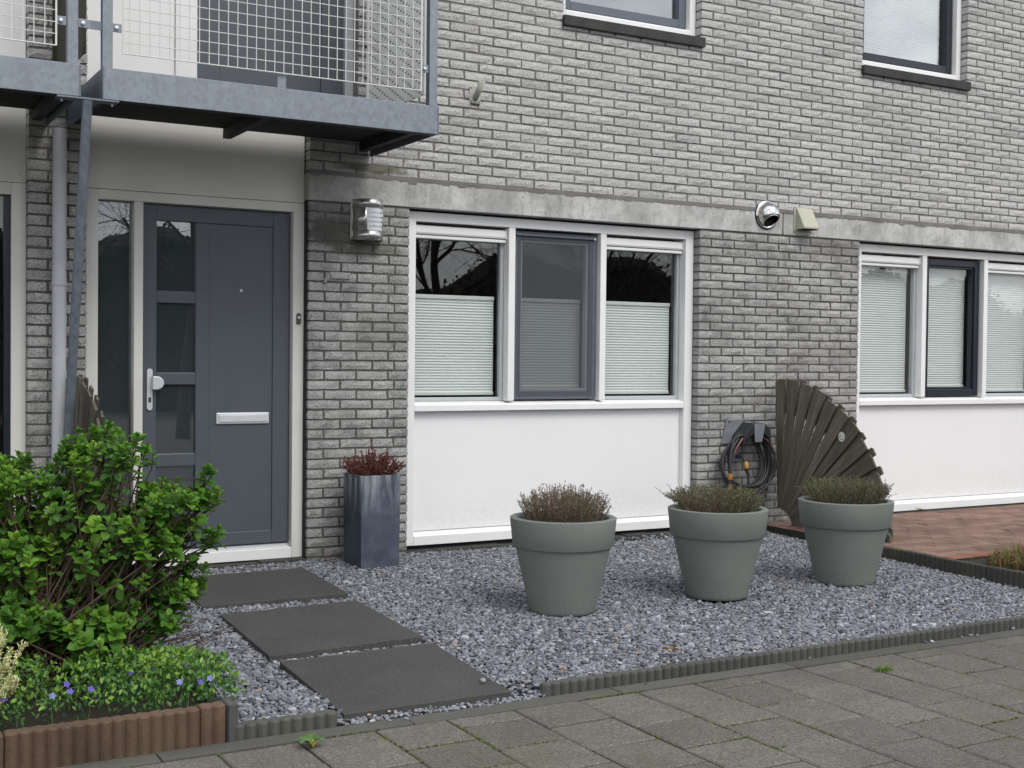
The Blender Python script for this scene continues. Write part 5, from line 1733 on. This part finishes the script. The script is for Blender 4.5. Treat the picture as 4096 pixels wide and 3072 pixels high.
q = np.random.default_rng(44)
lav_lab = ['dry brown stalky shrub growing in the pot nearest the slab path', 'low shrub with green tips at its right growing in the middle pot', 'low green-brown shrub growing in the pot before the fan fence']
for idx, (cx, cy) in enumerate(PX):
    stems = []
    n = (520, 480, 480)[idx]
    for k in range(n):
        a, r = q.uniform(0, 6.283), 0.215 * math.sqrt(q.random())
        dx, dy = r * math.cos(a), r * math.sin(a)
        root = (cx + dx * .85, cy + dy * .85, 0.40)
        right = (dx * r2[0] + dy * r2[1]) / 0.2          # -1 left .. 1 right as seen from the street
        dome = 1 - 0.28 * (r / 0.215) ** 2
        if idx == 0:
            hgt_ = (0.195 + q.uniform(-.06, .04)) * dome
            brown = q.random() < 0.55
            tone = (0.0, 0.33) if brown else (0.4, 0.75)
            lean = 0.30
        elif idx == 1:
            hgt_ = (0.165 + q.uniform(-.03, .03)) * (dome * .8 + .2)
            green = q.random() < (0.5 + 0.5 * max(0, right - 0.15))
            tone = (0.5, 1.0) if green else (0.05, 0.5)
            lean = 0.42
        else:
            hgt_ = (0.17 + q.uniform(-.03, .03)) * (dome * .7 + .3)
            green = q.random() < (0.68 - 0.25 * right)
            tone = (0.5, 0.95) if green else (0.1, 0.5)
            lean = 0.36
        tip = (root[0] + dx * lean + q.normal(0, .012), root[1] + dy * lean + q.normal(0, .012), root[2] + hgt_)
        stems.append((root, tip, *tone))
    if idx == 2:
        for k in range(16):
            e = np.array((cx, cy, 0.45)) + np.array((r2[0], r2[1], 0)) * q.uniform(.18, .31) + np.array((q.normal(0, .02), q.normal(0, .02), q.uniform(.04, .12)))
            stems.append(((cx + r2[0] * .15, cy + r2[1] * .15, 0.44), tuple(e), .4, .8))
    if idx == 1:
        for k in range(22):
            e = np.array((cx, cy, 0.45)) + np.array((r2[0], r2[1], 0)) * q.uniform(-.33, -.18) + np.array((q.normal(0, .03), q.normal(0, .03), q.uniform(.06, .13)))
            stems.append(((cx - r2[0] * .15, cy - r2[1] * .15, 0.44), tuple(e), .3, .8))
    sprigs('potted_shrub', (cx, cy, 0.40), lav_lab[idx], 'shrub', 'lavender_leaf', stems, 17 if idx else 12, .014, .0045, q, group='shrubs in the round pots')

stems = []
for k in range(190):
    a, r = q.uniform(0, 6.283), math.sqrt(q.random())
    root = (0.358 + .08 * r * math.cos(a), -0.246 + .09 * r * math.sin(a), 0.52)
    h_ = 0.19 - 0.08 * r + q.uniform(-.05, .025)
    tip = (root[0] + .12 * r * math.cos(a) + q.normal(0, .012), root[1] + .11 * r * math.sin(a) + q.normal(0, .012), root[2] + h_)
    stems.append((root, tip, 0.15, 0.95 if q.random() < .8 else 1.0))
sprigs('heather_plant', (0.358, -0.246, 0.52), 'small dark red heather growing in the tall square planter', 'plant', 'heather_leaf', stems, 42, .011, .0068, q, 'twig_brown', spread=.75)

stems = []
for k in range(46):
    root = (-2.42 + q.normal(0, .09), -2.92 + q.normal(0, .07), 0.04)
    tip = (root[0] + q.normal(0.05, .12), root[1] + q.normal(0, .08), q.uniform(.16, .40))
    stems.append((root, tip, 0.2, 1.0))
for k in range(26):
    root = (-2.25 + q.normal(0, .03), -2.92 + q.normal(0, .05), 0.04)
    f = q.random()
    tip = (-2.165 + 0.045 * (1 - f) + q.normal(0, .012), root[1] + q.normal(0, .05), .13 + .25 * f)
    stems.append((root, tip, 0.2, 1.0))
sprigs('heath_plant', (-2.35, -2.92, 0.03), 'pale yellow heath plant at the left edge of the bed', 'plant', 'pale_heath', stems, 110, .013, .0055, q, 'twig_brown', spread=.7)

# blades: grass, weeds and moss
def blades(name, P, H, lean, W_, mat, tone, q, **kw):
    n = len(P)
    a = q.uniform(0, 6.283, n)
    d = np.stack([np.cos(a), np.sin(a), np.zeros(n)], -1); s = np.stack([-np.sin(a), np.cos(a), np.zeros(n)], -1)
    up_ = np.array((0, 0, 1.0))
    L_ = q.uniform(0, 1, n) * lean
    p1 = P + up_ * (H * .55)[:, None] + d * (H * L_ * .3)[:, None]; p2 = P + up_ * (H * (1 - .3 * L_))[:, None] + d * (H * L_)[:, None]
    w = (W_ * q.uniform(.6, 1.3, n))[:, None]
    V = np.stack([P - s * w, P + s * w, p1 + s * w * .8, p1 - s * w * .8, p2 + s * w * .15, p2 - s * w * .15], 1)
    F = (np.array(((0, 1, 2, 3), (3, 2, 4, 5)))[None] + 6 * np.arange(n)[:, None, None]).reshape(-1, 4)
    return soup(name, V.reshape(-1, 3), F, mat, None, np.repeat(tone, 6), **kw)
n = 2600
a = q.uniform(0, 6.283, n); r = np.sqrt(q.random(n))
P = np.stack([4.22 + .50 * r * np.cos(a), -2.22 + .24 * r * np.sin(a), np.full(n, .01)], -1)
blades('grass_clump', P, q.uniform(.05, .21, n) * (1.1 - .55 * r), 1.6, .0035, 'grass_mixed', np.where(q.random(n) < .82, q.uniform(0, .5, n), q.uniform(.55, 1, n)), q,
       label='brown and green tuft of grass beside the red patio at the right edge', cat='grass', kind='stuff')
o = MB().add([(4.02, -2.36, .10), (4.045, -2.375, .095), (4.05, -2.36, .125), (4.03, -2.35, .13), (4.037, -2.385, .115)], [(0, 1, 4), (1, 2, 4), (2, 3, 4), (3, 0, 4)]).build('paper_scrap', 'paper_white', label='white scrap of litter caught in the brown grass tuft', cat='litter')

# moss in the joints between the tiles
n = 26000
cols = q.integers(-8, 15, n)
along = q.random(n) < 0.55
xj = -0.0097 + cols * TP
yj = q.uniform(-5.3, -3.235, n)
odd = (cols % 2 == 0)
rowj = np.where(odd, -3.348, -3.500) - TP * q.integers(0, 6, n)
X_ = np.where(along, xj, xj + q.uniform(0, TP, n)); Y_ = np.where(along, yj, rowj)
mask = np.sin(X_ * 5.1 + 1.3 * np.sin(Y_ * 4)) + np.sin(Y_ * 6.3 + X_ * 2.2) + 0.8 * np.sin(X_ * 17 + Y_ * 13)
edge_ = Y_ < -3.235
k_ = (mask > 0.75) & edge_
X_, Y_ = X_[k_] + q.normal(0, .0035, k_.sum()), Y_[k_] + q.normal(0, .0035, k_.sum())
nm = len(X_)
X2 = q.uniform(-1.4, 3.4, 2400); k2 = (np.sin(X2 * 4.3) + np.sin(X2 * 11) > 0.5); X2 = X2[k2]
X_ = np.concatenate([X_, X2]); Y_ = np.concatenate([Y_, -3.2315 + q.normal(0, .005, len(X2))])
P = np.stack([X_, Y_, np.full(len(X_), PZ - .006)], -1)
blades('moss', P, q.uniform(.006, .0125, len(P)), 1.2, .0022, 'moss', np.clip(q.normal(.45, .28, len(P)), 0, 1), q,
       label='green moss growing in the joints of the pavement tiles', cat='moss', kind='stuff')
n = 260
a = q.uniform(0, 6.283, n); r = np.sqrt(q.random(n))
P = np.stack([1.4966 + .047 * r * np.cos(a), -3.447 + .03 * r * np.sin(a), np.full(n, PZ - .002)], -1)
blades('grass_tuft', P, q.uniform(.012, .03, n), 1.2, .0016, 'grass_mixed', q.uniform(.7, 1, n), q, label='small bright green grass tuft in the joint before the right pots', cat='grass', kind='stuff')

def weed(name, c, size, n, lab, flower):
    w = empty(name, c, lab, 'weed')
    for k in range(n):
        a = 2 * math.pi * k / n + random.uniform(-.3, .3)
        L_ = size * random.uniform(.7, 1.15)
        d = np.array((math.cos(a), math.sin(a), 0)); s = np.array((-d[1], d[0], 0))
        V, F = [], []
        for i in range(7):
            t_ = i / 6
            wd = size * 0.14 * (math.sin(math.pi * min(t_ * .85 + .12, 1)) + .1) * (1.25 if i % 2 else .65)
            zc = 0.012 + L_ * 0.38 * math.sin(t_ * 2.3)
            p = np.array(c) + d * L_ * t_ + np.array((0, 0, zc))
            V += [p - s * wd, p + (0, 0, -wd * .3), p + s * wd]
        for i in range(6):
            F += [(3 * i, 3 * i + 1, 3 * i + 4, 3 * i + 3), (3 * i + 1, 3 * i + 2, 3 * i + 5, 3 * i + 4)]
        MB().add(V, F).build('leaf', 'dandelion_leaf', w, smooth=True, angle=0)
    if flower:
        mb = MB(); mb.lathe([(0, .022), (.004, .022), (.007, .012), (.003, 0)], (c[0] + .008, c[1] - .012, c[2] + .004), 8); mb.build('bud', 'petal_yellow', w)
weed('dandelion', (-1.188, -3.313, PZ), 0.06, 13, 'dandelion with one yellow bud growing between the tiles and the edging', True)
weed('patio_weed', (5.43, -0.03, 0.03), 0.05, 7, 'small green weed under the white panel on the red patio', False)

# fallen leaves
def dead(c, s, mat, lab, n=1):
    t = MB()
    for k in range(n):
        cc = np.array(c) + np.array((random.uniform(-1, 1) * s * (n > 1), random.uniform(-1, 1) * s * .5 * (n > 1), random.uniform(0, .3) * s))
        a = random.uniform(0, 6.28); d = np.array((math.cos(a), math.sin(a), random.uniform(-.1, .35))); sd_ = np.array((-d[1], d[0], random.uniform(-.3, .3)))
        V = []
        prof = (.08, .6, .9, .7, .05)
        for i in range(5):
            v = i / 4 - .5
            for u in (-1, 0, 1):
                V.append(cc + d * s * v + sd_ * s * .32 * prof[i] * u + np.array((0, 0, s * (.22 * abs(u) * prof[i] + .3 * v * v + .05))))
        F = []
        for i in range(4):
            for j in range(2):
                b = i * 3 + j; F.append((b, b + 1, b + 4, b + 3))
        t.add(V, F)
    t.build('fallen_leaf', mat, label=lab, cat='dead leaf', group='fallen leaves on the gravel', smooth=True)
dead((.733, -2.896, -0.052), .055, 'dead_leaf', 'curled tan leaf on the gravel near the middle of the long edging', 4)
dead((.096, -2.965, -0.052), .034, 'dead_leaf', 'tan leaf near the left end of the long grey edging', 2)
dead((-.87, -3.105, -0.085), .022, 'dead_leaf', 'small brown leaf left in the gravel below the nearest slab')
dead((-.783, -3.10, -0.085), .022, 'dead_leaf', 'small brown leaf right in the gravel below the nearest slab')
dead((.56, -.10, 0.006), .045, 'dead_leaf', 'brown leaf at the wall right of the tall planter')
dead((.14, -.06, 0.006), .04, 'dead_leaf_red', 'dark brown leaf at the wall left of the tall planter')
dead((2.50, -.03, 0.006), .04, 'dead_leaf', 'brown leaf on the soil under the wide white window panel')
dead((-.027, -2.095, -0.045), .030, 'dead_leaf_red', 'dark red leaf beside the middle slab corner')
dead((2.35, -2.524, -0.055), .034, 'dead_leaf_red', 'dark red leaf on the gravel in front of the right pots')
dead((1.139, -1.256, -0.024), .036, 'dead_leaf_red', 'dark red leaf on the gravel behind the first pot')

# ================================================================== ACROSS THE STREET (seen mirrored in the glass)
def tree(loc, hgt, seed, lab):
    q = np.random.default_rng(seed)
    t = empty('bare_tree', loc, lab, 'tree', 'bare trees across the street')
    tr, br = MB(), MB()
    def grow(p, d, l, r, lev):
        n = 4
        pts, rr = [p], [r]
        for i in range(n):
            d = unit(d + q.normal(size=3) * (.10 + .05 * lev) + np.array((0, 0, .05)))
            p = p + d * l / n
            pts.append(p); rr.append(r * (1 - .45 * (i + 1) / n))
            if lev < 4:
                for _ in range((2, 1, 2, 1)[lev]):
                    sd_ = unit(np.cross(d, q.normal(size=3)))
                    nd2 = unit(d * q.uniform(.55, .9) + sd_ * q.uniform(.5, .9))
                    grow(p, nd2, l * q.uniform(.55, .8), rr[-1] * q.uniform(.42, .6), lev + 1)
        (tr if lev == 0 else br).tube(pts, rr, 7 if lev < 2 else 3, cap=False)
    tr.tube([np.array(loc, float), np.array(loc, float) + np.array((0.03, 0, .9))], [hgt * .02, hgt * .016], 9, cap=False)
    grow(np.array(loc, float) + np.array((0.03, 0, .9)), np.array((0, 0, 1.0)), hgt * .46, hgt * .016, 0)
    tr.build('trunk', 'bark', t, smooth=True, angle=0)
    br.build('branches', 'bark', t, kind='stuff')
tree((2.9, -13.5, -0.14), 6.6, 3, 'bare forked tree across the street, mirrored in the front door')
tree((7.0, -11.5, -0.14), 6.2, 8, 'bare spreading tree across the street, mirrored in the wide window')
tree((12.5, -14.5, -0.14), 6.8, 15, 'bare tree across the street at the right, mirrored in the wide window')
q = np.random.default_rng(9)
n = 34000
x_ = q.uniform(-10, 40, n); top_ = 3.8 + .5 * np.sin(x_ * .45) + .35 * np.sin(x_ * 1.3 + 1)
z_ = -0.08 + top_ * q.random(n) ** .8; y_ = -24 + q.uniform(-1.2, 1.2, n) * (1 - .5 * (z_ / 4.2))
V, F, _, _ = leaf_field(PT, PF, np.stack([x_, y_, z_], -1), unit(q.normal(size=(n, 3))), unit(q.normal(size=(n, 3))), q.uniform(.09, .18, n), q.uniform(.06, .12, n))
hd = empty('hedge', (16, -24, -0.14), 'long dark hedge across the street, mirrored low in the windows', 'hedge')
soup('foliage', V, F, 'hedge_leaf', hd, np.repeat(q.random(n), len(PT)), kind='stuff')
mb = MB()
xs_ = np.linspace(-10, 40, 160)
tp_ = 3.72 + .5 * np.sin(xs_ * .45) + .35 * np.sin(xs_ * 1.3 + 1) + q.normal(0, .05, 160)
V = [(x, y, z) for x, tz in zip(xs_, tp_) for y, z in ((-24.7, -.14), (-24.4, tz - .3), (-24.0, tz), (-23.6, tz - .3), (-23.3, -.14))]
mb.add(V, [(5 * i + j, 5 * i + j + 1, 5 * i + j + 6, 5 * i + j + 5) for i in range(159) for j in range(4)]).build('hedge_core', 'hedge_dark', hd)
